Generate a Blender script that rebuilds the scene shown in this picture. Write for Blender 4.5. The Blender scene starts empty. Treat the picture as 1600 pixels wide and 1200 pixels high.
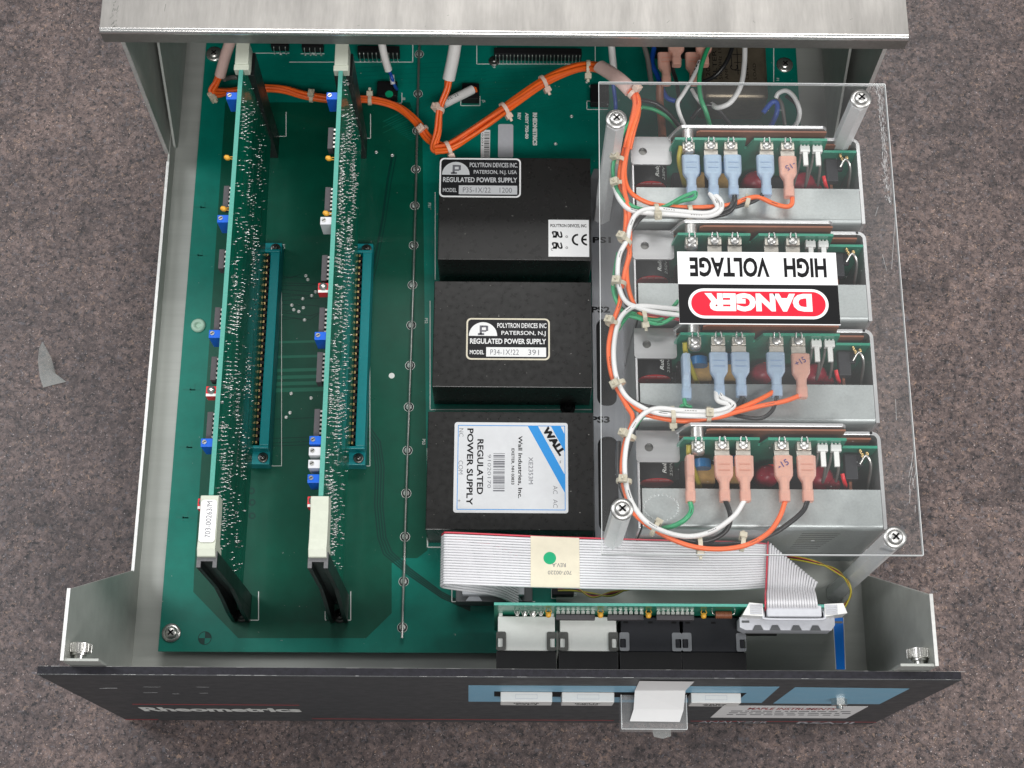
import bpy, bmesh, math, random
from mathutils import Vector, Matrix
S = bpy.context.scene
COL = S.collection
ZO = 207.0            # design z = 0 is the top of the front panel, the table lies 207 mm below it
def W(x, y, z): return Vector((x, y, z + ZO)) * .001
# ------------------------------------------------------------------ camera
F = 2395.16
CAM = Vector((-.26, -113.6, 806.4))
RM = (Matrix.Rotation(math.radians(-1.18), 3, 'Z') @ Matrix.Rotation(math.radians(18.87), 3, 'X') @ Matrix.Rotation(math.radians(1.54), 3, 'Z'))
cd = bpy.data.cameras.new('camera'); cam = bpy.data.objects.new('camera', cd); COL.objects.link(cam)
cd.sensor_width = 36; cd.sensor_fit = 'HORIZONTAL'; cd.lens = F / 1600 * 36; cd.clip_start = .01; cd.clip_end = 50
cam.matrix_world = Matrix.Translation(W(*CAM)) @ RM.to_4x4()
S.camera = cam
def ray(u, v): return RM @ Vector(((u - 800) / F, (600 - v) / F, -1))
def at(u, v, z):
    d = ray(u, v); t = (z - CAM.z) / d.z; p = CAM + d * t; return Vector((p.x, p.y, z))
def atY(u, v, Y):
    d = ray(u, v); t = (Y - CAM.y) / d.y; p = CAM + d * t; return Vector((p.x, Y, p.z))
# ------------------------------------------------------------------ light
wd = bpy.data.worlds.new('World'); S.world = wd; wd.use_nodes = True
bg = wd.node_tree.nodes['Background']; bg.inputs[0].default_value = (.93, .97, 1, 1); bg.inputs[1].default_value = .15
def lamp(name, loc, target, sx, sy, power, col=(1, 1, 1)):
    l = bpy.data.lights.new(name, 'AREA'); l.shape = 'RECTANGLE'; l.size = sx; l.size_y = sy; l.energy = power; l.color = col
    o = bpy.data.objects.new(name, l); COL.objects.link(o); o.location = loc
    o.rotation_euler = (Vector(target) - Vector(loc)).to_track_quat('-Z', 'Y').to_euler()
lamp('workshop_lamp_back', (.15, 2.0, 2.3), (0, .3, .1), 1.7, .7, 30, (1, .985, .965))
lamp('workshop_lamp_front', (.2, -.95, 2.0), (0, .1, .1), 1.4, .4, 27, (1, .985, .97))
lamp('workshop_lamp_left', (-1.5, .7, 1.7), (-.1, .2, .05), .6, 1.3, 17, (.97, .985, 1))
lamp('workshop_lamp_right', (1.8, .3, 1.4), (0, .2, .05), .45, 1.0, 15, (1, .985, .97))
S.view_settings.view_transform = 'Standard'; S.view_settings.look = 'None'
S.view_settings.exposure = .16; S.view_settings.gamma = 1
S.render.engine = 'CYCLES'
# ------------------------------------------------------------------ materials
def mat(name, col, rough=.5, metal=0, var=0, vscale=400, bump=0, bscale=800, stretch=None, spec=.5, coat=0, sss=0, col2=None, dust=0, smudge=None):
    m = bpy.data.materials.new(name); m.use_nodes = True; nt = m.node_tree; N = nt.nodes; L = nt.links
    b = N['Principled BSDF']; b.inputs['Base Color'].default_value = (*col, 1)
    b.inputs['Roughness'].default_value = rough; b.inputs['Metallic'].default_value = metal
    b.inputs['Specular IOR Level'].default_value = spec; b.inputs['Coat Weight'].default_value = coat
    if sss: b.inputs['Subsurface Weight'].default_value = sss; b.inputs['Subsurface Radius'].default_value = (.003, .003, .003); b.inputs['Subsurface Scale'].default_value = .5
    if var or bump:
        tc = N.new('ShaderNodeTexCoord'); mp = N.new('ShaderNodeMapping'); L.new(tc.outputs['Object'], mp.inputs[0])
        if stretch: mp.inputs['Scale'].default_value = stretch
    if var:
        n = N.new('ShaderNodeTexNoise'); n.inputs['Scale'].default_value = vscale; n.inputs['Detail'].default_value = 6; n.inputs['Roughness'].default_value = .65
        L.new(mp.outputs[0], n.inputs['Vector'])
        r = N.new('ShaderNodeValToRGB'); r.color_ramp.elements[0].position = .28; r.color_ramp.elements[1].position = .72
        a = [max(0, c * (1 - var)) for c in col]; c2 = col2 or [min(1, c * (1 + var)) for c in col]
        r.color_ramp.elements[0].color = (*a, 1); r.color_ramp.elements[1].color = (*c2, 1)
        L.new(n.outputs['Fac'], r.inputs[0]); L.new(r.outputs[0], b.inputs['Base Color'])
        mr = N.new('ShaderNodeMapRange'); mr.inputs['From Min'].default_value = .3; mr.inputs['From Max'].default_value = .7
        mr.inputs['To Min'].default_value = max(.03, rough - .05); mr.inputs['To Max'].default_value = min(1, rough + .05)
        n2 = N.new('ShaderNodeTexNoise'); n2.inputs['Scale'].default_value = vscale * .17; n2.inputs['Detail'].default_value = 4; L.new(mp.outputs[0], n2.inputs['Vector'])
        L.new(n2.outputs['Fac'], mr.inputs[0]); L.new(mr.outputs[0], b.inputs['Roughness'])
    def over(fac_stops, scale, colr, mode, amount=1.0):
        n = N.new('ShaderNodeTexNoise'); n.inputs['Scale'].default_value = scale; n.inputs['Detail'].default_value = 4; n.inputs['Roughness'].default_value = .6
        tcc = N.new('ShaderNodeTexCoord'); L.new(tcc.outputs['Object'], n.inputs['Vector'])
        q = N.new('ShaderNodeValToRGB'); q.color_ramp.elements[0].position, q.color_ramp.elements[1].position = fac_stops; L.new(n.outputs['Fac'], q.inputs[0])
        if mode == 'MULTIPLY': q.color_ramp.elements[0].color = (*[1 - amount] * 3, 1); q.color_ramp.elements[1].color = (*[1 + amount * .5] * 3, 1)
        x = N.new('ShaderNodeMix'); x.data_type = 'RGBA'; x.blend_type = mode; src = b.inputs['Base Color'].links
        if src: L.new(src[0].from_socket, x.inputs[6])
        else: x.inputs[6].default_value = (*col, 1)
        if mode == 'MULTIPLY': x.inputs[0].default_value = 1; L.new(q.outputs[0], x.inputs[7])
        else: L.new(q.outputs[0], x.inputs[0]); x.inputs[7].default_value = (*colr, 1)
        L.new(x.outputs[2], b.inputs['Base Color'])
    if smudge: over((.32, .68), smudge[0], None, 'MULTIPLY', smudge[1])
    if dust: over((.735 - dust * .02, .76 - dust * .02), 420, (.5, .48, .45), 'MIX')
    if bump:
        n = N.new('ShaderNodeTexNoise'); n.inputs['Scale'].default_value = bscale; n.inputs['Detail'].default_value = 4; L.new(mp.outputs[0], n.inputs['Vector'])
        bp = N.new('ShaderNodeBump'); bp.inputs['Strength'].default_value = bump; bp.inputs['Distance'].default_value = .0003
        L.new(n.outputs['Fac'], bp.inputs['Height']); L.new(bp.outputs[0], b.inputs['Normal'])
    return m
def table_material():
    m = bpy.data.materials.new('granite_laminate'); m.use_nodes = True; nt = m.node_tree; N = nt.nodes; L = nt.links; b = N['Principled BSDF']
    tc = N.new('ShaderNodeTexCoord')
    def noise(sc, det=5, ro=.6, dist=0):
        n = N.new('ShaderNodeTexNoise'); n.inputs['Scale'].default_value = sc; n.inputs['Detail'].default_value = det; n.inputs['Roughness'].default_value = ro; n.inputs['Distortion'].default_value = dist
        L.new(tc.outputs['Object'], n.inputs['Vector']); return n.outputs['Fac']
    def ramp(src, stops):
        r = N.new('ShaderNodeValToRGB'); e = r.color_ramp.elements
        e[0].position, e[0].color = stops[0][0], (*stops[0][1], 1); e[1].position, e[1].color = stops[-1][0], (*stops[-1][1], 1)
        for p, c in stops[1:-1]: k = e.new(p); k.color = (*c, 1)
        L.new(src, r.inputs[0]); return r.outputs[0]
    def mix(f, a, c, mode='MIX'):
        x = N.new('ShaderNodeMix'); x.data_type = 'RGBA'; x.blend_type = mode
        if isinstance(f, float): x.inputs[0].default_value = f
        else: L.new(f, x.inputs[0])
        for s, k in ((a, 6), (c, 7)):
            if isinstance(s, tuple): x.inputs[k].default_value = (*s, 1)
            else: L.new(s, x.inputs[k])
        return x.outputs[2]
    base = ramp(noise(215, 9, .82, .5), [(.34, (.030, .024, .025)), (.44, (.085, .064, .061)), (.53, (.155, .116, .107)), (.65, (.285, .215, .190))])
    dark = ramp(noise(320, 6, .78, .3), [(.41, (1, 1, 1)), (.47, (0, 0, 0))])
    c = mix(dark, base, (.020, .018, .021))
    blue = ramp(noise(270, 6, .75, .4), [(.57, (0, 0, 0)), (.63, (1, 1, 1))])
    c = mix(blue, c, (.150, .140, .150))
    tan = ramp(noise(340, 5, .75, .8), [(.59, (0, 0, 0)), (.64, (1, 1, 1))])
    c = mix(tan, c, (.33, .23, .17))
    spk = ramp(noise(700, 3, .65), [(.65, (0, 0, 0)), (.67, (1, 1, 1))])
    c = mix(spk, c, (.60, .53, .50))
    big = ramp(noise(26, 6, .8, .6), [(.34, (.42, .44, .48)), (.5, (.80, .82, .86)), (.68, (1.10, 1.09, 1.09))])
    c = mix(1.0, c, big, 'MULTIPLY')
    big2 = ramp(noise(5, 3, .6, .3), [(.35, (.84, .81, .82)), (.65, (1.20, 1.14, 1.10))])
    c = mix(1.0, c, big2, 'MULTIPLY')
    L.new(c, b.inputs['Base Color'])
    mr = N.new('ShaderNodeMapRange'); L.new(noise(420, 3), mr.inputs[0]); mr.inputs[1].default_value = .3; mr.inputs[2].default_value = .7; mr.inputs[3].default_value = .34; mr.inputs[4].default_value = .55
    L.new(mr.outputs[0], b.inputs['Roughness'])
    bp = N.new('ShaderNodeBump'); bp.inputs['Strength'].default_value = .35; bp.inputs['Distance'].default_value = .0003; L.new(noise(350, 4), bp.inputs['Height']); L.new(bp.outputs[0], b.inputs['Normal'])
    return m
def clear_material(name, tint=.94, haze=.03, rough=.03, col=(1, 1, 1)):
    m = bpy.data.materials.new(name); m.use_nodes = True; nt = m.node_tree; N = nt.nodes; L = nt.links
    N.remove(N['Principled BSDF']); out = N['Material Output']
    t = N.new('ShaderNodeBsdfTransparent'); t.inputs[0].default_value = (tint * col[0], tint * col[1], tint * col[2], 1)
    g = N.new('ShaderNodeBsdfGlossy'); g.inputs['Roughness'].default_value = rough
    d = N.new('ShaderNodeBsdfDiffuse'); d.inputs[0].default_value = (.8 * col[0], .8 * col[1], .8 * col[2], 1)
    fr = N.new('ShaderNodeFresnel'); fr.inputs[0].default_value = 1.49
    geo = N.new('ShaderNodeNewGeometry')
    x = N.new('ShaderNodeMixShader'); L.new(t.outputs[0], x.inputs[1]); L.new(g.outputs[0], x.inputs[2])
    ml = N.new('ShaderNodeMath'); ml.operation = 'MULTIPLY'; ml.inputs[1].default_value = 1
    inv = N.new('ShaderNodeMath'); inv.operation = 'SUBTRACT'; inv.inputs[0].default_value = 1; L.new(geo.outputs['Backfacing'], inv.inputs[1])
    L.new(fr.outputs[0], ml.inputs[0]); L.new(inv.outputs[0], ml.inputs[1]); L.new(ml.outputs[0], x.inputs[0])
    tc = N.new('ShaderNodeTexCoord'); n = N.new('ShaderNodeTexNoise'); n.inputs['Scale'].default_value = 14; n.inputs['Detail'].default_value = 8; L.new(tc.outputs['Object'], n.inputs['Vector'])
    mr = N.new('ShaderNodeMapRange'); mr.inputs[1].default_value = .3; mr.inputs[2].default_value = .75; mr.inputs[3].default_value = haze * .5; mr.inputs[4].default_value = haze * 1.6
    L.new(n.outputs['Fac'], mr.inputs[0])
    y = N.new('ShaderNodeMixShader'); L.new(mr.outputs[0], y.inputs[0]); L.new(x.outputs[0], y.inputs[1]); L.new(d.outputs[0], y.inputs[2])
    L.new(y.outputs[0], out.inputs[0]); return m
def pcb_material(name, c1, c2, rough=.32, scale=60, coat=.3):
    # solder mask over faint copper routing
    m = mat(name, c1, rough, var=.12, vscale=90, bump=.08, bscale=1500, coat=.08, dust=.7, smudge=(14, .12)); return m
def nylon(name, col, see=.42):
    m = mat(name, col, .3, var=.05, vscale=250, sss=.15); nt = m.node_tree; N = nt.nodes; L = nt.links
    t = N.new('ShaderNodeBsdfTransparent'); t.inputs[0].default_value = (*[min(1, c * 1.15 + .1) for c in col], 1)
    x = N.new('ShaderNodeMixShader'); x.inputs[0].default_value = see; L.new(N['Principled BSDF'].outputs[0], x.inputs[1]); L.new(t.outputs[0], x.inputs[2]); L.new(x.outputs[0], N['Material Output'].inputs[0]); return m
M = dict(
 table=table_material(),
 alu=mat('brushed_aluminium', (.31, .298, .282), .46, .75, var=.10, vscale=420, bump=.12, bscale=600, stretch=(1, .16, 1), smudge=(11, .16)),
 alu_side=mat('chassis_aluminium', (.46, .475, .445), .46, .25, var=.10, vscale=90, bump=.12, bscale=300, stretch=(.06, 1, 1)),
 edge=mat('bare_cut_edge', (.82, .82, .80), .42, .7, var=.12, vscale=300),
 grayalu=mat('grey_plate_metal', (.33, .34, .36), .42, .75, var=.12, vscale=120, stretch=(1, .1, 1)),
 galv=mat('galvanised_steel', (.46, .495, .49), .44, .7, var=.09, vscale=700, bump=.05, bscale=900),
 tabmetal=mat('brushed_tab_metal', (.45, .455, .46), .42, .8, var=.08, vscale=200, stretch=(.05, 1, 1)),
 standoff=mat('bright_standoff_metal', (.86, .865, .87), .36, .2, var=.05, vscale=300),
 bracket=mat('satin_bracket_metal', (.66, .665, .67), .38, .8, var=.06, vscale=200, stretch=(.05, 1, 1)),
 chrome=mat('nickel_plate', (.66, .65, .63), .4, 1, var=.05),
 fold_highlight=mat('fold_highlight_metal', (.80, .79, .77), .26, .9, var=.08, vscale=700, stretch=(.2, 1, 1)),
 tin=mat('tinned_metal', (.66, .65, .62), .3, .9, var=.15, vscale=600),
 solder=mat('solder', (.68, .68, .66), .32, 1),
 gold=mat('gold_plate', (.60, .44, .20), .35, 1),
 dsteel=mat('dark_steel', (.18, .18, .17), .38, .9, var=.2, vscale=400),
 pcb=pcb_material('main_board_solder_mask', (.0, .185, .138), None),
 pour=pcb_material('copper_pour_under_mask', (.0, .082, .049), None),
 etch=mat('faint_etch_under_mask', (.0, .155, .115), .36),
 trace=mat('dark_trace_under_mask', (.0, .040, .030), .35, coat=.3),
 trace_l=mat('light_trace_under_mask', (.012, .16, .10), .35, coat=.3),
 card=mat('card_solder_mask', (.0, .15, .09), .3, var=.4, vscale=110, stretch=(1, .12, 2.2), coat=.4),
 cardedge=mat('glass_fibre_edge', (.085, .35, .285), .6, var=.15, vscale=900),
 pcb2=mat('display_board_mask', (.02, .27, .17), .35, var=.1, coat=.3),
 teal=mat('teal_connector_plastic', (.0, .22, .24), .38, var=.05),
 silk=mat('white_silkscreen', (.78, .80, .77), .6),
 black=mat('black_plastic', (.010, .010, .011), .5, spec=.25, var=.1, vscale=900),
 gblack=mat('black_anodised_case', (.016, .0155, .015), .30, dust=1, var=.05, vscale=1500),
 guide=mat('black_guide_plastic', (.014, .016, .016), .35, var=.15),
 guidetop=mat('grey_cut_plastic', (.13, .13, .135), .55, var=.2, vscale=900),
 panel=mat('charcoal_panel_paint', (.052, .058, .063), .5, var=.05, vscale=900, bump=.05, bscale=2200, spec=.35),
 paneledge=mat('black_panel_edge', (.014, .0135, .019), .5, spec=.3, var=.5, vscale=500, bump=.4, bscale=700),
 blue=mat('panel_blue_print', (.22, .48, .66), .45, var=.03),
 redl=mat('red_print', (.42, .03, .035), .5),
 white=mat('white_plastic', (.80, .80, .78), .42, var=.03),
 modwhite=mat('white_switch_plastic', (.74, .75, .72), .45, var=.03),
 modblack=mat('dark_switch_plastic', (.022, .023, .028), .5, spec=.3, var=.1),
 cream=mat('cream_ejector_plastic', (.60, .63, .53), .42, var=.04, sss=.1),
 paper=mat('white_paper', (.86, .86, .86), .75, var=.02, vscale=90),
 labelsil=mat('silver_label_foil', (.72, .73, .75), .4, .25, var=.03, vscale=200),
 labelcream=mat('aged_label_border', (.72, .66, .52), .5, var=.06),
 labelblk=mat('black_label_print', (.014, .014, .016), .45, spec=.25),
 ink=mat('black_ink', (.012, .012, .013), .6, spec=.12),
 grayink=mat('grey_ink', (.14, .14, .16), .6),
 blueink=mat('blue_pen_ink', (.015, .03, .20), .5),
 wallblue=mat('label_blue_band', (.02, .27, .68), .45),
 danger=mat('danger_red', (.78, .0, .025), .4),
 signwhite=mat('sign_white_vinyl', (.88, .88, .88), .4, var=.01),
 signblack=mat('sign_black_vinyl', (.008, .008, .009), .45, spec=.2, bump=.3, bscale=90),
 orange=mat('orange_wire_insulation', (.93, .15, .018), .35, var=.07, vscale=200),
 orange2=mat('pale_orange_wire_insulation', (.93, .155, .035), .4, var=.06, vscale=200),
 wwhite=mat('white_wire_insulation', (.84, .84, .83), .35, var=.02),
 wblack=mat('black_wire_insulation', (.015, .015, .016), .32),
 wgreen=mat('green_wire_insulation', (.03, .36, .15), .35, var=.05),
 wblue=mat('blue_wire_insulation', (.01, .08, .42), .35),
 wgray=mat('grey_wire_insulation', (.16, .15, .14), .4),
 wred=mat('red_wire_insulation', (.75, .02, .03), .35),
 wyel=mat('yellow_wire_insulation', (.45, .38, .04), .35),
 pinktape=mat('pinkish_sleeve', (.85, .60, .54), .45, var=.04, sss=.15),
 sleevew=mat('white_sleeve', (.82, .80, .78), .45, var=.03),
 tie=mat('nylon_cable_tie', (.62, .57, .44), .4, var=.06, sss=.15),
 tiepink=mat('nylon_tie_on_orange', (.80, .60, .50), .4, var=.05, sss=.15),
 spblue=nylon('blue_nylon_sleeve', (.54, .68, .86)),
 sppink=nylon('pink_nylon_sleeve', (.93, .55, .45)),
 ridge_blue=mat('blue_nylon_ridge', (.24, .34, .52), .4),
 ridge_pink=mat('pink_nylon_ridge', (.60, .27, .20), .4),
 tab=mat('tinned_spade_tab', (.66, .62, .55), .42, .6, var=.12, vscale=500),
 brown=mat('brown_fibre_sheet', (.25, .085, .04), .5, var=.15, vscale=250),
 red=mat('red_plastic', (.70, .025, .035), .35),
 darkred=mat('dark_red_component', (.32, .008, .03), .35),
 tan=mat('tan_component', (.50, .30, .10), .45, var=.2, vscale=200),
 bluecap=mat('blue_capacitor', (.01, .17, .42), .35),
 trim=mat('blue_trimmer', (.0, .11, .62), .38, var=.06),
 trimw=mat('white_trimmer', (.66, .67, .70), .42),
 amber=mat('amber_capacitor', (.75, .38, .04), .4),
 ic=mat('grey_chip_package', (.075, .068, .075), .6, var=.1),
 ribbon=mat('grey_ribbon_insulation', (.73, .725, .75), .42, var=.03),
 ribred=mat('red_ribbon_stripe', (.62, .06, .09), .42),
 idc=mat('grey_connector_plastic', (.58, .59, .63), .45, var=.05),
 idcd=mat('dark_grey_connector_plastic', (.10, .105, .11), .45, var=.05),
 masking=mat('cream_masking_tape', (.72, .66, .52), .65, var=.05, vscale=150),
 gdot=mat('green_dot_sticker', (.0, .36, .16), .5),
 filtercan=mat('tarnished_filter_can', (.21, .175, .125), .42, .7, var=.2, vscale=150),
 gbutt=mat('pale_plastic_screw', (.40, .58, .46), .45),
 bluestrip=mat('glossy_blue_strip', (.01, .24, .92), .4, spec=.3),
 acrylic=clear_material('clear_acrylic', .985, .022),
 acedge=mat('frosted_acrylic_edge', (.80, .82, .82), .5),
 scratch=mat('white_scratch', (.60, .61, .61), .7),
 clear=clear_material('clear_styrene', .95, .15, .1),
 film=clear_material('tape_film', .92, .17, .12, (.98, 1, .99)),
)
# ------------------------------------------------------------------ mesh tools
_txt = {}
def text_mesh(s, bold=0):
    k = (s, bold)
    if k not in _txt:
        c = bpy.data.curves.new('lettering', 'FONT'); c.body = s; c.size = 1; c.resolution_u = 3; c.offset = bold
        o = bpy.data.objects.new('lettering', c); COL.objects.link(o)
        dg = bpy.context.evaluated_depsgraph_get(); me = bpy.data.meshes.new_from_object(o.evaluated_get(dg))
        _txt[k] = ([tuple(v.co) for v in me.vertices], [tuple(p.vertices) for p in me.polygons])
        bpy.data.objects.remove(o); bpy.data.meshes.remove(me); bpy.data.curves.remove(c)
    return _txt[k]
def crom(pts, n=6):
    pts = [Vector(p) for p in pts]
    if len(pts) < 3: return pts
    P = [pts[0] * 2 - pts[1]] + pts + [pts[-1] * 2 - pts[-2]]; out = []
    for i in range(1, len(P) - 2):
        a, b, c, d = P[i - 1], P[i], P[i + 1], P[i + 2]
        for k in range(n):
            t = k / n; out.append(.5 * ((2 * b) + (c - a) * t + (2 * a - 5 * b + 4 * c - d) * t * t + (3 * b - a - 3 * c + d) * t ** 3))
    out.append(pts[-1]); return out
class MB:
    def __init__(s): s.v = []; s.f = []; s.m = []; s.s = []
    def add(s, vs, fs, m=0, smooth=False):
        o = len(s.v); s.v += [Vector(v) for v in vs]
        for f in fs: s.f.append([i + o for i in f]); s.m.append(m); s.s.append(smooth)
        return s
    def box(s, x0, x1, y0, y1, z0, z1, m=0):
        return s.add([(x, y, z) for z in (z0, z1) for y in (y0, y1) for x in (x0, x1)],
                     [(0, 2, 3, 1), (4, 5, 7, 6), (0, 1, 5, 4), (2, 6, 7, 3), (0, 4, 6, 2), (1, 3, 7, 5)], m)
    def obb(s, c, X, Y, Z, m=0):
        c, X, Y, Z = map(Vector, (c, X, Y, Z))
        return s.add([c + X * a + Y * b + Z * d for d in (-1, 1) for b in (-1, 1) for a in (-1, 1)],
                     [(0, 2, 3, 1), (4, 5, 7, 6), (0, 1, 5, 4), (2, 6, 7, 3), (0, 4, 6, 2), (1, 3, 7, 5)], m)
    def frame(s, d):
        d = Vector(d).normalized(); u = d.cross((0, 0, 1))
        if u.length < .1: u = d.cross((0, 1, 0))
        u.normalize(); return d, u, d.cross(u)
    def cyl(s, p0, p1, r0, r1=None, n=16, m=0, cap=True, smooth=True, rot=0):
        r1 = r0 if r1 is None else r1; p0 = Vector(p0); p1 = Vector(p1); d, u, w = s.frame(p1 - p0)
        vs = []
        for p, r in ((p0, r0), (p1, r1)):
            for i in range(n): a = 2 * math.pi * i / n + rot; vs.append(p + u * (r * math.cos(a)) - w * (r * math.sin(a)))
        s.add(vs, [(i, i + n, (i + 1) % n + n, (i + 1) % n) for i in range(n)], m, smooth)
        if cap: s.add(vs[:n], [list(range(n))], m); s.add(vs[n:], [list(reversed(range(n)))], m)
        return s
    def lathe(s, prof, base, axis=(0, 0, 1), n=20, m=0):
        d, u, w = s.frame(axis); base = Vector(base); vs = []
        for r, h in prof:
            for i in range(n): a = 2 * math.pi * i / n; vs.append(base + d * h + u * (r * math.cos(a)) - w * (r * math.sin(a)))
        fs = [(k * n + i, (k + 1) * n + i, (k + 1) * n + (i + 1) % n, k * n + (i + 1) % n) for k in range(len(prof) - 1) for i in range(n)]
        s.add(vs, fs, m, True)
        if prof[-1][0] > 1e-6: s.add(vs[-n:], [list(reversed(range(n)))], m)
        return s
    def tube(s, pts, r, n=8, m=0, sub=6, flat=1.0):
        P = crom(pts, sub); vs = []; pu = None
        for i, p in enumerate(P):
            d = (P[min(i + 1, len(P) - 1)] - P[max(i - 1, 0)]).normalized()
            if pu is None: _, u, w = s.frame(d)
            else:
                u = (pu - d * pu.dot(d)).normalized(); w = d.cross(u)
            pu = u
            for k in range(n): a = 2 * math.pi * k / n; vs.append(p + u * (r * math.cos(a)) + w * (r * flat * math.sin(a)))
        L = len(P)
        s.add(vs, [(i * n + k, i * n + (k + 1) % n, (i + 1) * n + (k + 1) % n, (i + 1) * n + k) for i in range(L - 1) for k in range(n)], m, True)
        s.add(vs[:n], [list(reversed(range(n)))], m); s.add(vs[-n:], [list(range(n))], m)
        return s
    def prism(s, poly, a, b, axis='z', m=0, mtop=None):
        g = {'z': lambda p, h: (p[0], p[1], h), 'y': lambda p, h: (p[0], h, p[1]), 'x': lambda p, h: (h, p[0], p[1])}[axis]
        n = len(poly); area = sum(poly[i][0] * poly[(i + 1) % n][1] - poly[(i + 1) % n][0] * poly[i][1] for i in range(n))
        if (area < 0) != (axis == 'y'): poly = list(reversed(poly))
        lo, hi = min(a, b), max(a, b)
        vs = [g(p, lo) for p in poly] + [g(p, hi) for p in poly]
        s.add(vs, [list(reversed(range(n)))] + [(i, (i + 1) % n, (i + 1) % n + n, i + n) for i in range(n)], m)
        return s.add(vs[n:], [list(range(n))], m if mtop is None else mtop)
    def holed(s, outer, holes, z0, z1, m=0):
        c = bpy.data.curves.new('plate', 'CURVE'); c.dimensions = '2D'; c.fill_mode = 'BOTH'; c.extrude = (z1 - z0) / 2
        for lp in [outer] + holes:
            sp = c.splines.new('POLY'); sp.points.add(len(lp) - 1); sp.use_cyclic_u = True
            for q, p in zip(sp.points, lp): q.co = (p[0], p[1], 0, 1)
        o = bpy.data.objects.new('plate', c); COL.objects.link(o); dg = bpy.context.evaluated_depsgraph_get()
        me = bpy.data.meshes.new_from_object(o.evaluated_get(dg)); mid = (z0 + z1) / 2
        s.add([(v.co.x, v.co.y, v.co.z + mid) for v in me.vertices], [tuple(p.vertices) for p in me.polygons], m)
        bpy.data.objects.remove(o); bpy.data.meshes.remove(me); bpy.data.curves.remove(c); return s
    def strip(s, pts, w, z=None, m=0, nrm=(0, 0, 1)):
        # a flat ribbon of width w following pts
        P = [Vector(p) for p in pts]; nrm = Vector(nrm); vs = []
        for i, p in enumerate(P):
            d = (P[min(i + 1, len(P) - 1)] - P[max(i - 1, 0)]).normalized(); q = nrm.cross(d) * (w / 2); vs += [p - q, p + q]
        return s.add(vs, [(2 * i, 2 * i + 2, 2 * i + 3, 2 * i + 1) for i in range(len(P) - 1)], m)
    def text(s, t, p, xd, yd, h, w=None, m=0, bold=0, align='l', slant=0, lift=.05):
        vs, fs = text_mesh(t, bold); H = text_mesh('H', bold)[0]; ch = max(v[1] for v in H) - min(v[1] for v in H)
        x0 = min(v[0] for v in vs); x1 = max(v[0] for v in vs); sy = h / ch; sx = sy if w is None else w / max(1e-6, x1 - x0)
        xd = Vector(xd).normalized(); yd = Vector(yd).normalized(); nz = xd.cross(yd); off = {'l': 0, 'c': -.5, 'r': -1}[align] * (x1 - x0) * sx
        return s.add([Vector(p) + xd * ((v[0] - x0) * sx + off + slant * v[1] * sy) + yd * (v[1] * sy) + nz * lift for v in vs], fs, m)
    def build(s, name, mats, parent=None, bevel=0, seg=2, label=None, kind=None, thick=0):
        me = bpy.data.meshes.new(name); base = Vector(parent['_b']) if parent is not None else Vector((0, 0, 0))
        if parent is None and s.v:
            base = Vector((sum(v.x for v in s.v) / len(s.v), sum(v.y for v in s.v) / len(s.v), min(v.z for v in s.v)))
        me.from_pydata([(v - base) * .001 for v in s.v], [], s.f)
        if not isinstance(mats, (list, tuple)): mats = [mats]
        for q in mats: me.materials.append(M[q])
        me.polygons.foreach_set('material_index', s.m); me.polygons.foreach_set('use_smooth', s.s); me.update()
        o = bpy.data.objects.new(name, me); COL.objects.link(o); o['_b'] = tuple(base)
        if parent is not None: o.parent = parent
        else: o.location = W(*base)
        if bevel:
            b = o.modifiers.new('edge_round', 'BEVEL'); b.width = bevel * .001; b.segments = seg; b.limit_method = 'ANGLE'; b.angle_limit = math.radians(40)
        if label: o['label'] = label
        if kind: o['kind'] = kind
        return o
def thing(name, label, cat, base, group=None):
    o = bpy.data.objects.new(name, None); COL.objects.link(o); o.location = W(*base); o.empty_display_size = .01
    o['_b'] = tuple(base); o['label'] = label; o['category'] = cat
    if group: o['group'] = group
    return o
def tag(o, label, cat, group=None):
    o['label'] = label; o['category'] = cat
    if group: o['group'] = group
    return o
def copy_tree(o, parent=None):
    c = o.copy(); COL.objects.link(c)
    if parent is not None: c.parent = parent
    for ch in list(o.children): copy_tree(ch, c)
    return c
def rrect(x0, x1, y0, y1, r, n=5, corners=(1, 1, 1, 1)):
    out = []
    for k, (cx, cy, a) in enumerate(((x1 - r, y1 - r, 0), (x0 + r, y1 - r, 90), (x0 + r, y0 + r, 180), (x1 - r, y0 + r, 270))):
        if corners[k]:
            for i in range(n + 1): t = math.radians(a + 90 * i / n); out.append((cx + r * math.cos(t), cy + r * math.sin(t)))
        else: out.append(((x1, y1), (x0, y1), (x0, y0), (x1, y0))[k])
    return out
def circ(x, y, r, n=20): return [(x + r * math.cos(2 * math.pi * i / n), y + r * math.sin(2 * math.pi * i / n)) for i in range(n)]
def disc(mb, c, r, m=0, n=20): return mb.add([(c[0] + r * math.cos(2 * math.pi * i / n), c[1] + r * math.sin(2 * math.pi * i / n), c[2]) for i in range(n)], [list(range(n))], m)
def ring(mb, c, r0, r1, m=0, n=24):
    vs = [(c[0] + r * math.cos(2 * math.pi * i / n), c[1] + r * math.sin(2 * math.pi * i / n), c[2]) for r in (r0, r1) for i in range(n)]
    return mb.add(vs, [(i, (i + 1) % n, (i + 1) % n + n, i + n)[::-1] for i in range(n)], m)
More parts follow.
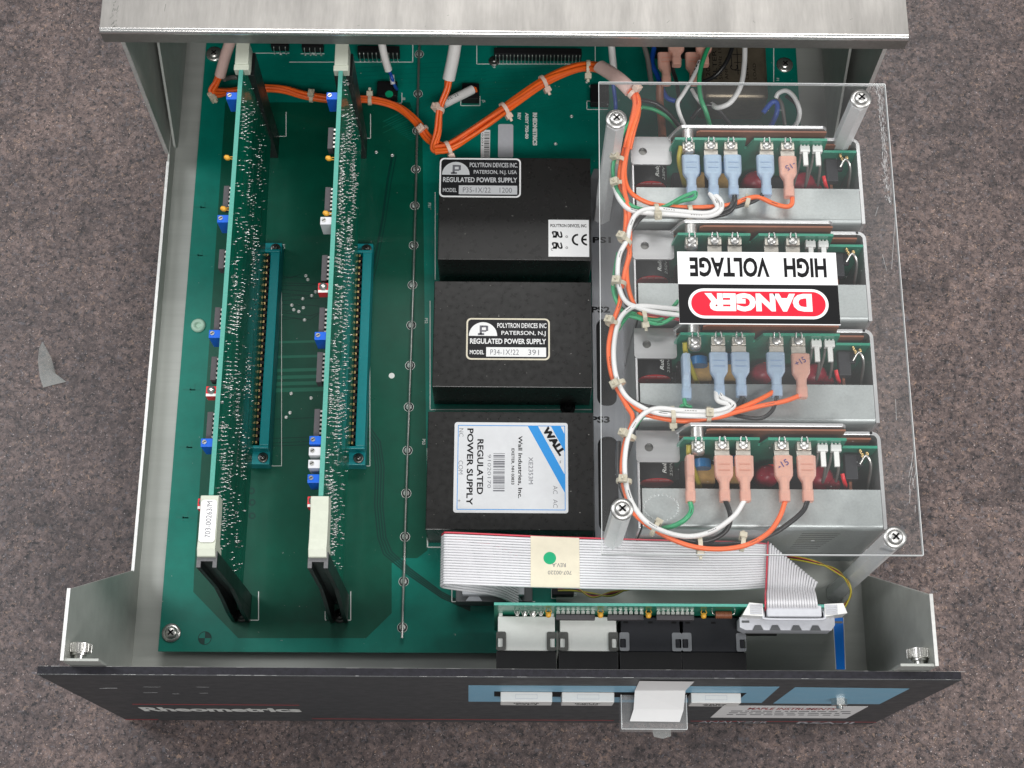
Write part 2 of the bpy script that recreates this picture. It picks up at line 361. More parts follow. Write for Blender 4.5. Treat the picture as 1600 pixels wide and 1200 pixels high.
def pan_screw(parent, c, r=4.5, axis=(0, 0, 1), mats=('chrome', 'ink'), washer=True, name='screw'):
    b = MB(); c = Vector(c); a = Vector(axis).normalized()
    if washer: b.lathe([(r * 1.45, 0), (r * 1.45, .9), (r * .9, .9)], c, a, 24)
    b.lathe([(r, .9), (r * .98, 1.6), (r * .8, 2.5), (r * .45, 3.0), (0.01, 3.1)], c, a, 24)
    d, u, w = b.frame(a); k = c + a * 3.02
    for q, e in ((u + w, u - w), (u - w, u + w)):
        q = q.normalized(); e = e.normalized(); b.obb(k, q * r * .55, e * r * .12, a * .16, 1)
    return b.build(name, mats, parent)
def P(u, v, z): return at(u, v, z)
def px(pts, z=None): return [at(p[0], p[1], p[2] if len(p) > 2 else z) for p in pts]
random.seed(11)
# ------------------------------------------------------------------ tabletop
t = MB(); t.box(-1400, 1400, -900, 1500, -247, -207)
o = t.build('tabletop', 'table'); o['kind'] = 'structure'; o['label'] = 'speckled brown and grey laminate tabletop'
# scrap of clear tape on the table
b = MB(); q = [at(u, v, -206.6) for u, v in ((61, 567), (66, 551), (74, 543), (83, 562), (88, 585), (104, 597), (83, 602), (68, 606), (63, 590))]
n = len(q); lift = [3, 8, 12, 5, 1.5, .6, .6, .6, 1.2]
top = [Vector((p.x, p.y, p.z + l)) for p, l in zip(q, lift)]; c = sum(top, Vector()) / n
b.add(top + [c] + [p + Vector((0, 0, .15)) for p in top] + [c + Vector((0, 0, .15))], [(i, (i + 1) % n, n) for i in range(n)] + [(i + n + 1, (i + 1) % n + n + 1, 2 * n + 1) for i in range(n)], 0, True)
tag(b.build('tape_scrap', 'film'), 'crumpled scrap of clear tape lying on the bare tabletop beside the chassis', 'tape')
# ------------------------------------------------------------------ cabinet: lid and outer side walls
g = 225.0; YL = 367.9; ZL = 26.6; LX = 236.2
cab = thing('cabinet', 'bare aluminium cabinet with its lid over the back of the opened chassis', 'cabinet', (0, 420, -207))
b = MB()
r = 2.2; prof = [(YL + 1.4, ZL - 12), (YL, ZL - 12), (YL, ZL - r)] + [(YL + r - r * math.cos(a), ZL - r + r * math.sin(a)) for a in (math.radians(k * 18) for k in range(1, 5))] + [(YL + r, ZL), (560, ZL), (560, ZL - 1.4), (YL + 1.4, ZL - 1.4)]
b.prism(prof, -LX, LX, 'x')
b.box(-LX, -LX + 1.4, YL + 1.6, 560, ZL - 14, ZL - 1.5); b.box(LX - 1.4, LX, YL + 1.6, 560, ZL - 14, ZL - 1.5)
lid = b.build('lid', 'alu', cab, bevel=.35)
b = MB(); b.cyl((-LX + .2, YL + 2.2, ZL - 2.2), (LX - .2, YL + 2.2, ZL - 2.2), 2.26, n=28, cap=False); b.build('folded_edge_highlight', 'fold_highlight', lid)  # brighter shell laid over the fold to carry its highlight
b = MB(); rr = random.Random(6)
for k in range(26): p = at(rr.uniform(172, 184), rr.uniform(2, 46), ZL); a = rr.gauss(1.2, .5); l = rr.uniform(.4, 1.8); b.strip([p + Vector((math.cos(a) * l, math.sin(a) * l, .02)), p - Vector((math.cos(a) * l, math.sin(a) * l, -.02))], rr.uniform(.1, .5))
for u, v, a, l in ((665, 41, .9, .7), (1178, 34, -.9, .9), (1044, 34, .8, 1.2), (700, 24, .3, .6), (560, 40, .4, .8), (990, 36, 1.2, .6), (258, 12, 1.5, 2.4), (1330, 30, .4, 1)): p = at(u, v, ZL); b.strip([p + Vector((math.cos(a) * l, math.sin(a) * l, .02)), p - Vector((math.cos(a) * l, math.sin(a) * l, -.02))], .28)
b.build('scuff_marks', 'dsteel', lid)
for s in (-1, 1):
    b = MB(); x0, x1 = sorted((s * (g + 1.6), s * (g - .6))); b.prism([(YL - 4.5, -117), (YL + 1.6, ZL - 12.3), (YL + 1.6, ZL - 1.6), (560, ZL - 1.6), (560, -117)], x0, x1, 'x'); b.build('side_wall', 'alu_side', cab, bevel=.3)
    b = MB(); b.prism([(YL - 4.8, -116.8), (YL + 1.3, ZL - 12.5), (YL + 1.65, ZL - 12.5), (YL - 4.45, -116.8)], x0 - .1, x1 + .1, 'x'); b.build('cut_edge', 'edge', cab)
b = MB(); b.box(-g, g, 557, 560, -205, ZL - 1.8); b.build('back_wall', 'alu_side', cab)
# ------------------------------------------------------------------ chassis drawer
ch = thing('chassis', 'shallow open aluminium chassis pan with raised front brackets and two thumbscrews', 'chassis', (0, 250, -207))
b = MB(); b.box(-g + 1.3, g - 1.3, 6, 556, -134, -132); b.build('floor_pan', 'alu_side', ch)
for s in (-1, 1):
    x0, x1 = sorted((s * g, s * (g - 1.3)))
    b = MB(); b.prism([(5, -205), (556, -205), (556, -117), (80, -117), (42, 16), (5, 16)], x0, x1, 'x')
    b.build('side_wall', 'alu_side', ch, bevel=.25)
    # bright sheared top edges
    b = MB(); b.box(min(x0, x1) - .25, max(x0, x1) + .25, 79, 357, -116.95, -116.3); b.box(min(x0, x1) - .25, max(x0, x1) + .25, 5, 42.4, 16.05, 16.7)
    b.build('cut_edge', 'edge', ch)
    b = MB(); x2, x3 = sorted((s * (g - 1.4), s * (g - 19))); b.box(x2, x3, 5, 6.4, -40, 15); b.build('front_tab', 'alu_side', ch, bevel=.2)
    # inner rear plate
    xi = 219.6 * s
    b = MB(); b.prism([(404, -44), (365.5, -111), (366, -115), (369, -118), (555, -118), (555, -44)], xi - .8, xi + .8, 'x'); b.build('inner_plate', 'alu_side', ch, bevel=.3)
    c = at(122, 1040, 2) if s < 0 else at(1437, 1042, 2); c = Vector((c.x, 6.4, 2))
    b = MB(); b.cyl(c, c + Vector((0, 1.2, 0)), 4.5, n=20); b.cyl(c + Vector((0, 1.2, 0)), c + Vector((0, 3.4, 0)), 2.8, n=16); b.cyl(c + Vector((0, 3.4, 0)), c + Vector((0, 4.6, 0)), 4.2, n=20)
    b.cyl(c + Vector((0, 4.6, 0)), c + Vector((0, 9.6, 0)), 5.6, n=24)
    for i in range(26): a = 2 * math.pi * i / 26; b.obb(c + Vector((5.6 * math.cos(a), 7.1, 5.6 * math.sin(a))), Vector((math.cos(a), 0, math.sin(a))) * .55, (0, 2.2, 0), Vector((-math.sin(a), 0, math.cos(a))) * .22)
    b.build('thumbscrew', 'tin', ch, bevel=.15)
# ------------------------------------------------------------------ front panel
HP = 203.0
pan = thing('front_panel', 'charcoal painted front panel with blue strips and red lines, thick black edge', 'panel', (0, 2, -207))
b = MB(); b.box(-241.3, 241.3, 0, 4.6, -HP, 0, 0)
b.build('panel_plate', 'panel', pan, bevel=.3)
b = MB(); b.box(-241.2, 241.2, .45, 4.5, .02, .22, 0); b.build('worn_top_edge', 'paneledge', pan)
b = MB()
for k in range(46):
    x = random.uniform(-238, 238); l = random.uniform(1, 9); yy = random.choice((.42, .42, 4.52)); b.box(x, x + l, yy - random.uniform(.02, .07), yy + random.uniform(.02, .07), .23, .27)
b.box(-241, 241, .36, .44, .215, .235, 1); b.box(-241, 241, 4.5, 4.58, .0, .22, 1)
b.build('edge_scuffs', ('edge', 'tin'), pan)
YF = -.10
def facepoly(pts, name, m, y=YF, parent=None):
    b = MB(); Q = [atY(u, v, 0) for u, v in pts]; b.prism([(p.x, p.z) for p in Q], y, 0 if y > -.15 else -.12, 'y'); return b.build(name, m, parent or pan)
st = facepoly([(732, 1071), (1218, 1073), (1190, 1098), (732, 1096)], 'blue_strip', 'blue')
facepoly([(1242, 1074), (1421, 1076), (1374, 1100), (1208, 1099)], 'blue_strip', 'blue')
a = atY(772, 1080, 0); c = atY(1174, 1086.5, 0)
b = MB(); b.box(a.x, atY(1166, 1083, 0).x, -.16, -.11, -74, -53); b.build('switch_slot', 'ink', pan)
b = MB()
for u0, u1, v in ((208, 467, 1101), (190, 247, 1124), (489, 960, 1124.3), (1078, 1385, 1127.5)):
    p = atY(u0, v, 0); q = atY(u1, v, 0); z = (p.z + q.z) / 2; b.box(max(-241, p.x), min(q.x, 241), -.1, -.02, z - .8, z + .8)
b.build('red_line', 'redl', pan)
b = MB(); b.text('Rheometrics', (-218.5, 0, -152.5), (1, 0, 0), (0, 0, 1), 20, 97, 0, .045, lift=.12)
b.build('lettering', 'silk', pan); b = MB()
p = atY(1100, 1130, 0); b.text('ANALYZER', (atY(1100, 1128, 0).x - 3, 0, -199), (1, 0, 0), (0, 0, 1), 10, 44, 0, .0, lift=.12)
b.text('RSA-II', (atY(1262, 1128, 0).x - 6, 0, -199), (1, 0, 0), (0, 0, 1), 10, 36, 0, .02, lift=.12)
b.build('lettering', 'idc', pan)
b = MB()
for k in range(9):                                        # fine scratches near the top left of the face
    p = atY(random.uniform(120, 330), random.uniform(1068, 1085), 0); l = random.uniform(2, 9); b.box(p.x, p.x + l, -.06, -.01, p.z, p.z + .3)
b.build('scratches', 'scratch', pan)
# paper sticker of the dealer
Q = [atY(u, v, 0) for u, v in ((1136, 1102), (1375, 1102), (1340, 1122), (1116, 1121))]
x0 = Q[0].x - 2; x1 = Q[1].x - 6; z1 = Q[0].z; z0 = Q[2].z
b = MB(); b.box(x0, x1, -.22, -.11, z0, z1); stk = b.build('paper_sticker', 'paper', pan)
b = MB(); b.text('MAPLE INSTRUMENTS', ((x0 + x1) / 2, -.22, z1 - 18), (1, 0, 0), (0, 0, 1), 10, 52, 0, .02, 'c'); b.build('lettering', 'redl', stk)
b = MB()
for zz in (z1 - 27, z1 - 36, z1 - 45):
    x = x0 + 8
    while x < x1 - 8: l = random.uniform(2, 7); b.box(x, x + l, -.27, -.225, zz, zz + 3.2); x += l + random.uniform(1, 2.5)
b.build('small_print', 'grayink', stk)
p = atY(1311, 1091, 0); b = MB(); b.cyl((p.x, 0, p.z), (p.x, -4, p.z), 4.6, n=6, smooth=False); b.cyl((p.x, -4, p.z), (p.x, -6, p.z), 2, n=12)
b.build('hex_nut', 'tin', pan, bevel=.2)
# ------------------------------------------------------------------ push switches behind the panel
YM = 42.0
mods = ((778, 867, 'w'), (875, 963, 'w'), (970, 1062, 'k'), (1067, 1162, 'k'))
names = ('white switch module at the left end behind the panel', 'white switch module next to the black switch modules', 'black switch module beside the white ones', 'black switch module partly under the grey latch connector')
zt = -54
for (u0, u1, kd), lb in zip(mods, names):
    xa = at(u0, 980, zt).x; xb = at(u1, 980, zt).x; y1 = YM; ym = 22.6
    t = thing('push_switch', lb, 'switch', ((xa + xb) / 2, 25, -80), 'push switch modules behind the front panel')
    b = MB(); b.box(xa, xb, ym, y1, -80, zt)
    if kd == 'w':
        for xx in (xa + .4, xb - 2.6): b.box(xx, xx + 2.2, y1, y1 + 2.2, zt - 8, zt + .3)
    body = b.build('body', 'modwhite' if kd == 'w' else 'modblack', t, bevel=.4)
    b = MB(); b.box(xa - .8, xb + .8, 5, ym - .1, -82, zt - .3); b.build('bezel', 'black', t, bevel=.3)
    for s in (0, 1):
        b = MB(); xx = xa - .9 if s == 0 else xb - 4.6
        yo = 28.8
        b.holed(rrect(xx, xx + 5.5, 22.8, 33.2, 1), [rrect(xx + (-.0 if s == 0 else 1.6) + .3, xx + (3.6 if s == 0 else 5.2), 24.6, 29.6, .6)], zt + .05, zt + .7)
        b.build('metal_clip', 'dsteel' if kd == 'w' else 'grayalu', t)
    b = MB()
    if kd == 'w':
        cx = (xa + xb) / 2; ring(b, (cx - 3.6, 40, zt + .06), 1.5, 1.75); b.box(cx + 2.4, cx + 2.7, 38, 41.2, zt + .03, zt + .08); b.box(cx + 3.6, cx + 3.9, 38, 41.2, zt + .03, zt + .08)
        b.box(xa + 6.4, xa + 6.6, 23, 33, zt + .03, zt + .1); b.box(xb - 6.6, xb - 6.4, 23, 33, zt + .03, zt + .1)
    else:
        for xx in (xa + 1.5, (xa + xb) / 2 - 1.2, xb - 4.5): b.box(xx, xx + 2.6, y1 - 3.6, y1 - 2.4, zt + .02, zt + .08)
    b.build('moulded_marks', 'modwhite' if kd == 'w' else 'ink', body)
# buttons that come through the slot
for (u0, u1), lb, tx in zip(((782, 863), (878, 960), (1080, 1158)), ('white button at the left of the panel slot', 'white button second from the left in the panel slot', 'white button right of the clear guard in the panel slot'), (('MEASURE', 'ON'), ('INPUT', 'OVERLOAD'), ('AREA', 'ZERO'))):
    p = atY((u0 + u1) / 2, 1082, -3); xa = at(u0, 1086, -54).x; xb = at(u1, 1086, -54).x
    t = thing('push_button', lb, 'button', ((xa + xb) / 2, -3, -72), 'white push buttons in the panel slot')
    b = MB(); b.box(xa, xb, -5.5, 22, -70.5, -54.5); b.build('cap', 'white', t, bevel=.5)
    b = MB()
    for k, w in enumerate(tx): b.text(w, ((xa + xb) / 2, -5.5, -62.3 - 5 * k), (1, 0, 0), (0, 0, 1), 3.4, 14 - 2 * k, 0, .03, 'c', lift=.08)
    b.build('lettering', 'ink', t)
    b = MB(); c = (xa + xb) / 2
    for y0, y1, x0, x1 in ((-3.9, -3.7, c - 6, c + 6), (-1.6, -1.4, c - 6, c + 6), (-3.9, -1.4, c - 6.1, c - 5.9), (-3.9, -1.4, c + 5.9, c + 6.1)): b.box(x0, x1, y0, y1, -54.48, -54.42)
    b.build('moulded_window', 'idc', t)
# clear hinged guard with white paper
zg = -55; q = [at(u, v, zg) for u, v in ((968, 1083), (1076, 1086), (1076, 1140), (968, 1140))]
xa, xb = q[0].x + .5, q[1].x - 1; y0 = q[2].y; y1 = -1.2
t = thing('clear_guard', 'clear plastic flip guard sticking out over the third panel button', 'guard', ((xa + xb) / 2, -12, -72))
b = MB(); zb = -69
b.box(xa, xb, y0, y1, zg - 1, zg); b.box(xa, xa + 1, y0, y1, zb, zg - 1); b.box(xb - 1, xb, y0, y1, zb, zg - 1); b.box(xa + 1, xb - 1, y0, y0 + 1, zb, zg - 1); b.box(xa + 1, xb - 1, y1 - 1, y1, zb, zg - 1)
b.build('cover', 'clear', t, bevel=.4)
b = MB(); c0 = (xa + xb) / 2
for x in (xa + .2, xb - .5): b.box(x, x + .3, y0 + .3, y1, zg + .02, zg + .25)
b.box(xa + .3, xb - .3, y0 - .05, y0 + .25, zg + .02, zg + .2); b.build('edge_line', 'acedge', t)
pp = [atY(999, 1064, -.5), atY(1085, 1065, -.5), atY(1071, 1079, -.7), atY(992, 1079, -.7)] + [at(u, v, z) for u, v, z in ((990, 1108, zg + 4.5), (1068, 1109, zg + 4.5), (1062, 1128, zg + .5), (984, 1127, zg + .5))]
b = MB(); b.add([*pp, *[p + Vector((0, -.02, .16)) for p in pp]], [(0, 1, 2, 3), (3, 2, 5, 4), (4, 5, 6, 7), (8, 9, 10, 11), (11, 10, 13, 12), (12, 13, 14, 15)])
tag(b.build('paper_strip', 'paper'), 'creased white paper strip stuck over the clear guard on the front panel', 'paper')
fl = [at(u, v, zb + 1) for u, v in ((1018, 1138), (1048, 1138), (1049, 1150), (1036, 1154), (1022, 1151))]
b = MB(); b.prism([(p.x, p.y) for p in fl], zb, zb + .2); b.build('tape_tab', 'film', t)
# ------------------------------------------------------------------ main board
ZB = -122.0
XL, XR = -206.3, 201.8
mb = thing('main_board', 'large green main circuit board screwed down in the chassis, under the cards and power modules', 'circuit board', (0, 230, -132))
pcb = MB(); pcb.prism([(XL, 31.6), (34, 32), (34, 88), (60, 88), (60, 120), (XR, 124), (XR, 500), (XL, 500)], ZB - 1.6, ZB); pcb.build('board', 'pcb', mb)
PO = at
pour = [at(u, v, ZB) for u, v in ((352, 160), (640, 160), (660, 210), (668, 860), (652, 872), (628, 872), (612, 880), (612, 958), (572, 997), (372, 997), (302, 925), (304, 880))]
b = MB(); b.prism([(p.x, p.y) for p in pour], ZB + .02, ZB + .10); b.build('copper_pour', 'pour', mb)
b = MB()
def trace(pts, w, z=.16): b.strip(px(pts, ZB + z), w)
for k in range(4):                                         # dark run that drops from the right card, goes round and out to the ribbon header
    d = k * 4.2
    trace([(556, 668 + d * 1.2), (580 - d * .3, 670 + d * 1.2), (594 - d * .8, 690 + d * .8), (600 - d, 730), (598 - d, 790), (603 - d, 840), (612 - d, 862 + d * .3), (640, 888 + d * .9), (690, 925 + d * .7), (735, 948 + d * .5)], .85)
for y0, x1 in ((430, 470), (436, 476), (442, 500), (446, 500), (452, 502), (458, 500), (463, 488), (470, 500), (476, 500), (482, 462), (488, 500), (494, 500), (500, 476)):
    trace([(436, y0), (x1 - 15, y0 + random.uniform(-5, 6)), (x1, y0 + random.uniform(-6, 6))], .5)
for y0 in (655, 685, 692, 697): trace([(425, y0), (505, y0 - 3)], .45)
trace([(613, 243), (606, 280), (598, 340), (585, 410), (572, 460)], 1.5); trace([(619, 243), (611, 285), (603, 340), (590, 410), (577, 462)], .7)
b.build('dark_traces', 'trace', mb); b = MB()
for k in range(14): trace([(600 + k * 3, 190 + k * 2.2), (760, 110 + k * 6), (870, 105 + k * 5), (925, 130 + k * 4)], .35, .17)
for k in range(5): trace([(450, 100 + 7 * k), (540, 108 + 6 * k), (700, 96 + 8 * k), (760, 100 + 6 * k)], .5, .17)
trace([(800, 190), (880, 165), (935, 150)], .6); trace([(893, 182), (960, 174)], .7)
b.build('faint_traces', 'etch', mb)
b = MB()
for y0, w in ((533, 1.6), (556, 1.8), (577, 2.2), (588, 2.4), (598, 2.4), (608, 2.6)): b.strip(px([(424, y0 + 2), (505, y0)], ZB + .16), w)
for k in range(3): b.strip(px([(600 - 2, 190 + 9 * k), (720, 130 + 9 * k), (880, 128 + 9 * k)], ZB + .16), .4)
b.build('light_traces', 'trace_l', mb)
for u, v in ((478, 431), (481, 437), (493, 456), (487, 462), (473, 467), (456, 477), (459, 484), (474, 481), (467, 487), (476, 500), (455, 615), (486, 622), (453, 645), (447, 652), (613, 243), (588, 238), (893, 182), (917, 128), (923, 135), (868, 225), (650, 262)):
    p = at(u, v, ZB); b = MB(); b.lathe([(1.2, .17), (1.1, .45), (.7, .7), (.65, .4), (.01, .4)], p, n=12); b.build('via', 'edge', mb)
# silkscreen outlines and reference marks
b = MB()
def box_outline(u0, v0, u1, v1, sides='lrtb', w=.55):
    q = [at(u, v, ZB + .2) for u, v in ((u0, v0), (u1, v0), (u1, v1), (u0, v1))]
    for k, s in enumerate('trbl'):
        if s in sides: b.strip([q[k], q[(k + 1) % 4]], w)
box_outline(745, 60, 930, 100); box_outline(452, 60, 645, 97, 'rb'); box_outline(470, 60, 507, 84, 'b'); box_outline(372, 60, 452, 83, 'b')
box_outline(720, 150, 750, 165, 'lrb'); box_outline(590, 145, 628, 161, 'lrb'); box_outline(917, 158, 950, 171, 'ltb')
box_outline(426, 175, 447, 213, 'rb'); box_outline(562, 178, 579, 216, 'rb')
box_outline(363, 924, 404, 969, 'rb'); box_outline(510, 924, 548, 969, 'rb'); box_outline(362, 955, 371, 969, 'lb'); box_outline(508, 955, 517, 969, 'lb')
box_outline(672, 470, 924, 640, 'lb'); box_outline(668, 700, 924, 855, 'lb', .8); box_outline(680, 300, 924, 437, 'l')
box_outline(706, 905, 836, 940, 'lb'); box_outline(862, 920, 895, 935, 'lrb'); box_outline(1196, 60, 1209, 128, 'tr'); box_outline(1030, 95, 1090, 128, 'b')
box_outline(420, 380, 440, 728, 'rb', .3); box_outline(556, 385, 578, 728, 'rb', .3)
DN = (0, -1, 0); RT = (1, 0, 0); UP = (0, 1, 0); LF = (-1, 0, 0)
def sl(t, u, v, h, w=None, xd=DN, yd=RT, bold=.01): b.text(t, at(u, v, ZB + .16), xd, yd, h, w, 0, bold)
sl('RHEOMETRICS', 833, 176, 3.0, 25, bold=.075); sl('ASSY 703-00', 821, 176, 2.3, 20, bold=.06); sl('REV', 809, 176, 2.3, 5.5, bold=.06)
for t, u, v in (('J4', 437, 82), ('J3', 489, 82), ('J9', 770, 102), ('J5', 754, 156), ('J8', 629, 152), ('J12', 441, 381), ('J11', 574, 384), ('PS1', 669, 317), ('PS2', 664, 497), ('PS3', 660, 686), ('22', 421, 684), ('F', 561, 686), ('1', 614, 97), ('F1', 1213, 122), ('J2', 896, 926)): sl(t, u, v, 1.9)
sl('A', 438, 415, 1.9, xd=LF, yd=DN); sl('A', 574, 420, 1.9, xd=LF, yd=DN)
b.build('lettering', 'silk', mb)
# black round dots drawn by hand beside the first card
b = MB()
for u, v in ((393, 767), (394, 785), (394, 806)): p = at(u, v, ZB + .16); ring(b, p, 1.2, 2.2, n=18)
b.build('ink_mark', 'trace', mb)
b = MB(); p = at(320, 997, ZB + .14)
for k in (0, 2):
    b.add([p + Vector((0, 0, 0))] + [p + Vector((3.8 * math.cos(math.radians(90 * k + 90 * i / 8)), 3.8 * math.sin(math.radians(90 * k + 90 * i / 8)), 0)) for i in range(9)], [(0, i + 1, i + 2) for i in range(8)])
ring(b, p, 3.7, 4.1); b.build('target_mark', 'trace', mb)
b = MB(); disc(b, at(612, 587, ZB + .2), 1.9); b.build('bare_pad', 'silk', mb)
# faint etched layer letters on the left strip
b = MB()
for v in (325, 400, 610, 700, 810): b.text('L', at(321 - (v - 325) * .055, v, ZB + .02), UP, LF, 8, 4.5); b.text('T', at(329 - (v - 325) * .055, v + 4, ZB + .02), UP, LF, 7, 4)
b.build('etched_letters', 'etch', mb)
# screws that hold the board
for u, v in ((268, 989), (335, 85), (1226, 102)): pan_screw(mb, at(u, v, ZB), 3.9, mats=('tin', 'ink'))
for u, v in ((889, 622), (887, 637)): pan_screw(mb, at(u, v, ZB), 3.3, mats=('black', 'ink'))
for u, v in ((772, 96),): pan_screw(mb, at(u, v, ZB), 2.6, mats=('dsteel', 'ink'))
p = at(310, 509, ZB); b = MB(); b.lathe([(4.6, 0), (4.6, 1.0), (3.6, 1.6), (2.2, 1.6), (1.7, .4)], p, n=24); b.build('plastic_screw', 'gbutt', mb)
# bus wire on its posts
b = MB(); b.tube(px([(656, 40), (653, 150), (649, 330), (644, 500), (637, 700), (631, 900), (628, 997)], -118.6), .8, n=8); bus = b.build('bus_wire', 'tin', mb)
for v in (83, 145, 203, 263, 320, 382, 444, 507, 570, 635, 703, 770, 838, 908, 980):
    x = 655 - (v - 80) * .0295; q = at(x, v, -120.5); p = Vector((q.x, q.y, ZB))
    b = MB(); ring(b, p + Vector((0, 0, .22)), 2.85, 3.1, 1); ring(b, p + Vector((0, 0, .2)), 2.1, 2.85, 2); b.lathe([(2.1, .1), (2.05, .9), (1.5, 1.3), (.01, 1.5)], p, n=18)
    b.build('bus_post', ('edge', 'silk', 'ink'), mb)
# headers along the back edge
def header(u0, u1, v, h=9, pins=8, dy=5):
    a = at(u0, v, ZB); c = at(u1, v, ZB); b = MB(); b.box(a.x, c.x, a.y, a.y + dy, ZB, ZB + h); hd = b.build('pin_header', 'black', mb, bevel=.3)
    b = MB()
    for i in range(pins): x = a.x + (c.x - a.x) * (i + .5) / pins; b.tube([(x, a.y + 1, ZB + h - 1), (x, a.y - 1.2, ZB + h - 1.4), (x, a.y - 1.8, ZB + .3)], .33, n=5, sub=2); b.lathe([(.8, .1), (.01, .9)], (x, a.y - 1.8, ZB), n=8)
    b.build('pins', 'solder', hd)
header(772, 908, 95, 9, 24); header(560, 625, 92, 9, 10); header(473, 506, 82, 7, 4); header(425, 452, 80, 7, 3)
def socket(u0, v0, u1, v1, h):
    a = at(u0, v1, ZB); c = at(u1, v0, ZB); b = MB(); b.box(a.x, c.x, a.y, c.y, ZB, ZB + h); return b.build('socket', 'black', mb, bevel=.4)
socket(722, 138, 749, 162, 7); k = socket(590, 136, 622, 159, 8); socket(922, 140, 950, 168, 7); socket(862, 915, 896, 933, 7); socket(1018, 70, 1096, 92, 16)
b = MB(); a = at(608, 147, ZB + 8.1); disc(b, a, 2.7); b.build('green_dot', 'gdot', mb)
# pin legend stickers by the first module
a = at(751, 246, ZB + .2); c = at(766, 203, ZB + .2); b = MB(); b.box(a.x, c.x, a.y, c.y, ZB + .1, ZB + .2); bs = b.build('barcode_sticker', 'paper', mb)
b = MB(); y = a.y + .6; r2 = random.Random(4)
while y < c.y - 1.2: w = r2.choice((.25, .4, .7)); b.box(a.x + 2.3, c.x - .5, y, y + w, ZB + .2, ZB + .24); y += w + r2.choice((.3, .5, .7))
b.text('10201', (a.x + .5, c.y - 1, ZB + .2), DN, RT, 1.2, 11); b.build('bars', 'ink', bs)
a = at(778, 246, ZB + .2); c = at(802, 194, ZB + .2); b = MB(); b.prism(rrect(a.x, c.x, a.y, c.y, 1.2), ZB + .1, ZB + .2); b.build('grey_sticker', 'idc', mb)
# ------------------------------------------------------------------ card guides and edge connectors (parts of the main board)
CX = (-157.2, -97.8)
for X in CX:
    for back in (0, 1):
        y0 = 363 if back else 50.5
        b = MB(); xa, xb = X - 5.6, X + 5.4; yt = y0 + 7
        if not back:
            b.box(xa, xa + 2.4, yt, yt + 9, ZB + .1, -1.5); b.box(xb - 2.4, xb, yt, yt + 9, ZB + .1, -1.5); b.box(xa + 2.4, xb - 2.4, yt + 3.4, yt + 6, ZB + .1, -1.5)
            b.prism([(y0 - 1, ZB + .1), (yt - .05, ZB + .1), (yt - .05, -56), (yt - 3, -80), (yt - 6.5, -100), (y0 - 1, ZB + 4)], xa, xa + 2.4, 'x'); b.prism([(y0 - 1, ZB + .1), (yt - .05, ZB + .1), (yt - .05, -56), (yt - 3, -80), (yt - 6.5, -100), (y0 - 1, ZB + 4)], xb - 2.4, xb, 'x')
            gd = b.build('card_guide', 'guide', mb, bevel=.3)
            b = MB(); b.prism([(xa + .1, yt + .1), (xa + 2.3, yt + .1), (xa + 2.3, yt + 3.5), (xb - 2.3, yt + 3.5), (xb - 2.3, yt + .1), (xb - .1, yt + .1), (xb - .1, yt + 8.9), (xa + .1, yt + 8.9)], -1.5, -1.1); b.build('cut_end', 'guidetop', gd)
            pan_screw(mb, (X + .2, y0 + 3.2, ZB + .2), 2.9, mats=('dsteel', 'ink'))
        else:
            b.box(xa, xb, y0, y0 + 3, ZB + .1, -14); b.box(xa, xa + 2.4, y0 + 3, y0 + 16, ZB + .1, -14); b.box(xb - 2.4, xb, y0 + 3, y0 + 16, ZB + .1, -14)
            b.build('card_guide', 'guide', mb, bevel=.3)
    # edge connector
    Xc = X + 3.2; b = MB(); xa, xb = Xc - 5, Xc + 9.8; ya, yb = 146.3, 296.5; zc = -104
    b.box(xa, xb, ya, yb, ZB + .1, -112); b.box(Xc + 3.9, xb, ya + 10, yb - 10, -112, zc); b.box(xa, Xc - 2.6, ya + 10, yb - 10, -112, zc); b.box(xa, xb, ya + 8, ya + 10, -112, zc); b.box(xa, xb, yb - 10, yb - 8, -112, zc)
    ec = b.build('edge_connector', 'teal', mb, bevel=.5)
    b = MB(); n = 31
    for i in range(n):
        y = ya + 12 + (yb - ya - 24) * i / (n - 1); b.box(Xc + 1.45, Xc + 2.5, y - .8, y + .8, -111, zc - .2)
    b.build('contacts', 'gold', ec)
    b = MB()
    for i in range(n - 1):
        y = ya + 12 + (yb - ya - 24) * (i + .5) / (n - 1); b.box(Xc + 1.45, Xc + 3.85, y - 1, y + 1, -112, zc - .6)
    b.build('contact_ribs', 'black', ec)
    for y in (ya + 4.2, yb - 4.2): pan_screw(ec, (Xc + 5.6, y, -112), 2.2, mats=('dsteel', 'ink'))
# ------------------------------------------------------------------ plug-in cards
def trimmer(card, X, y, m, z=-.6, d=6.6, h=15):
    b = MB(); b.box(X - 1.3 - d, X - 1.31, y - 2.4, y + 2.4, z - h, z); t = b.build('trimmer', m, card, bevel=.25)
    b = MB(); c = Vector((X - 1.3 - d + 2.0, y + .3, z)); b.cyl(c, c + Vector((0, 0, .5)), 1.25, n=14); b.obb(c + Vector((0, 0, .55)), (.9, .5, 0), (-.1, .18, 0), (0, 0, .1), 1)
    b.build('adjusting_screw', ('tin', 'ink'), t)
def redtest(card, X, y, z=-.6):
    b = MB(); b.box(X - 7.6, X - 1.31, y - 3, y + 3, z - 9, z - 1.8); t = b.build('test_switch', 'red', card, bevel=.3)
    b = MB(); c = Vector((X - 4.6, y + .6, z - 1.8)); b.lathe([(2.3, 0), (2.3, .6), (1.5, .7), (1.4, 2.0), (.01, 2.1)], c, n=16); b.box(X - 7.4, X - 1.6, y - 2.9, y - 1.4, z - 1.79, z - 1.7, 1)
    b.build('plunger', ('tin', 'silk'), t)
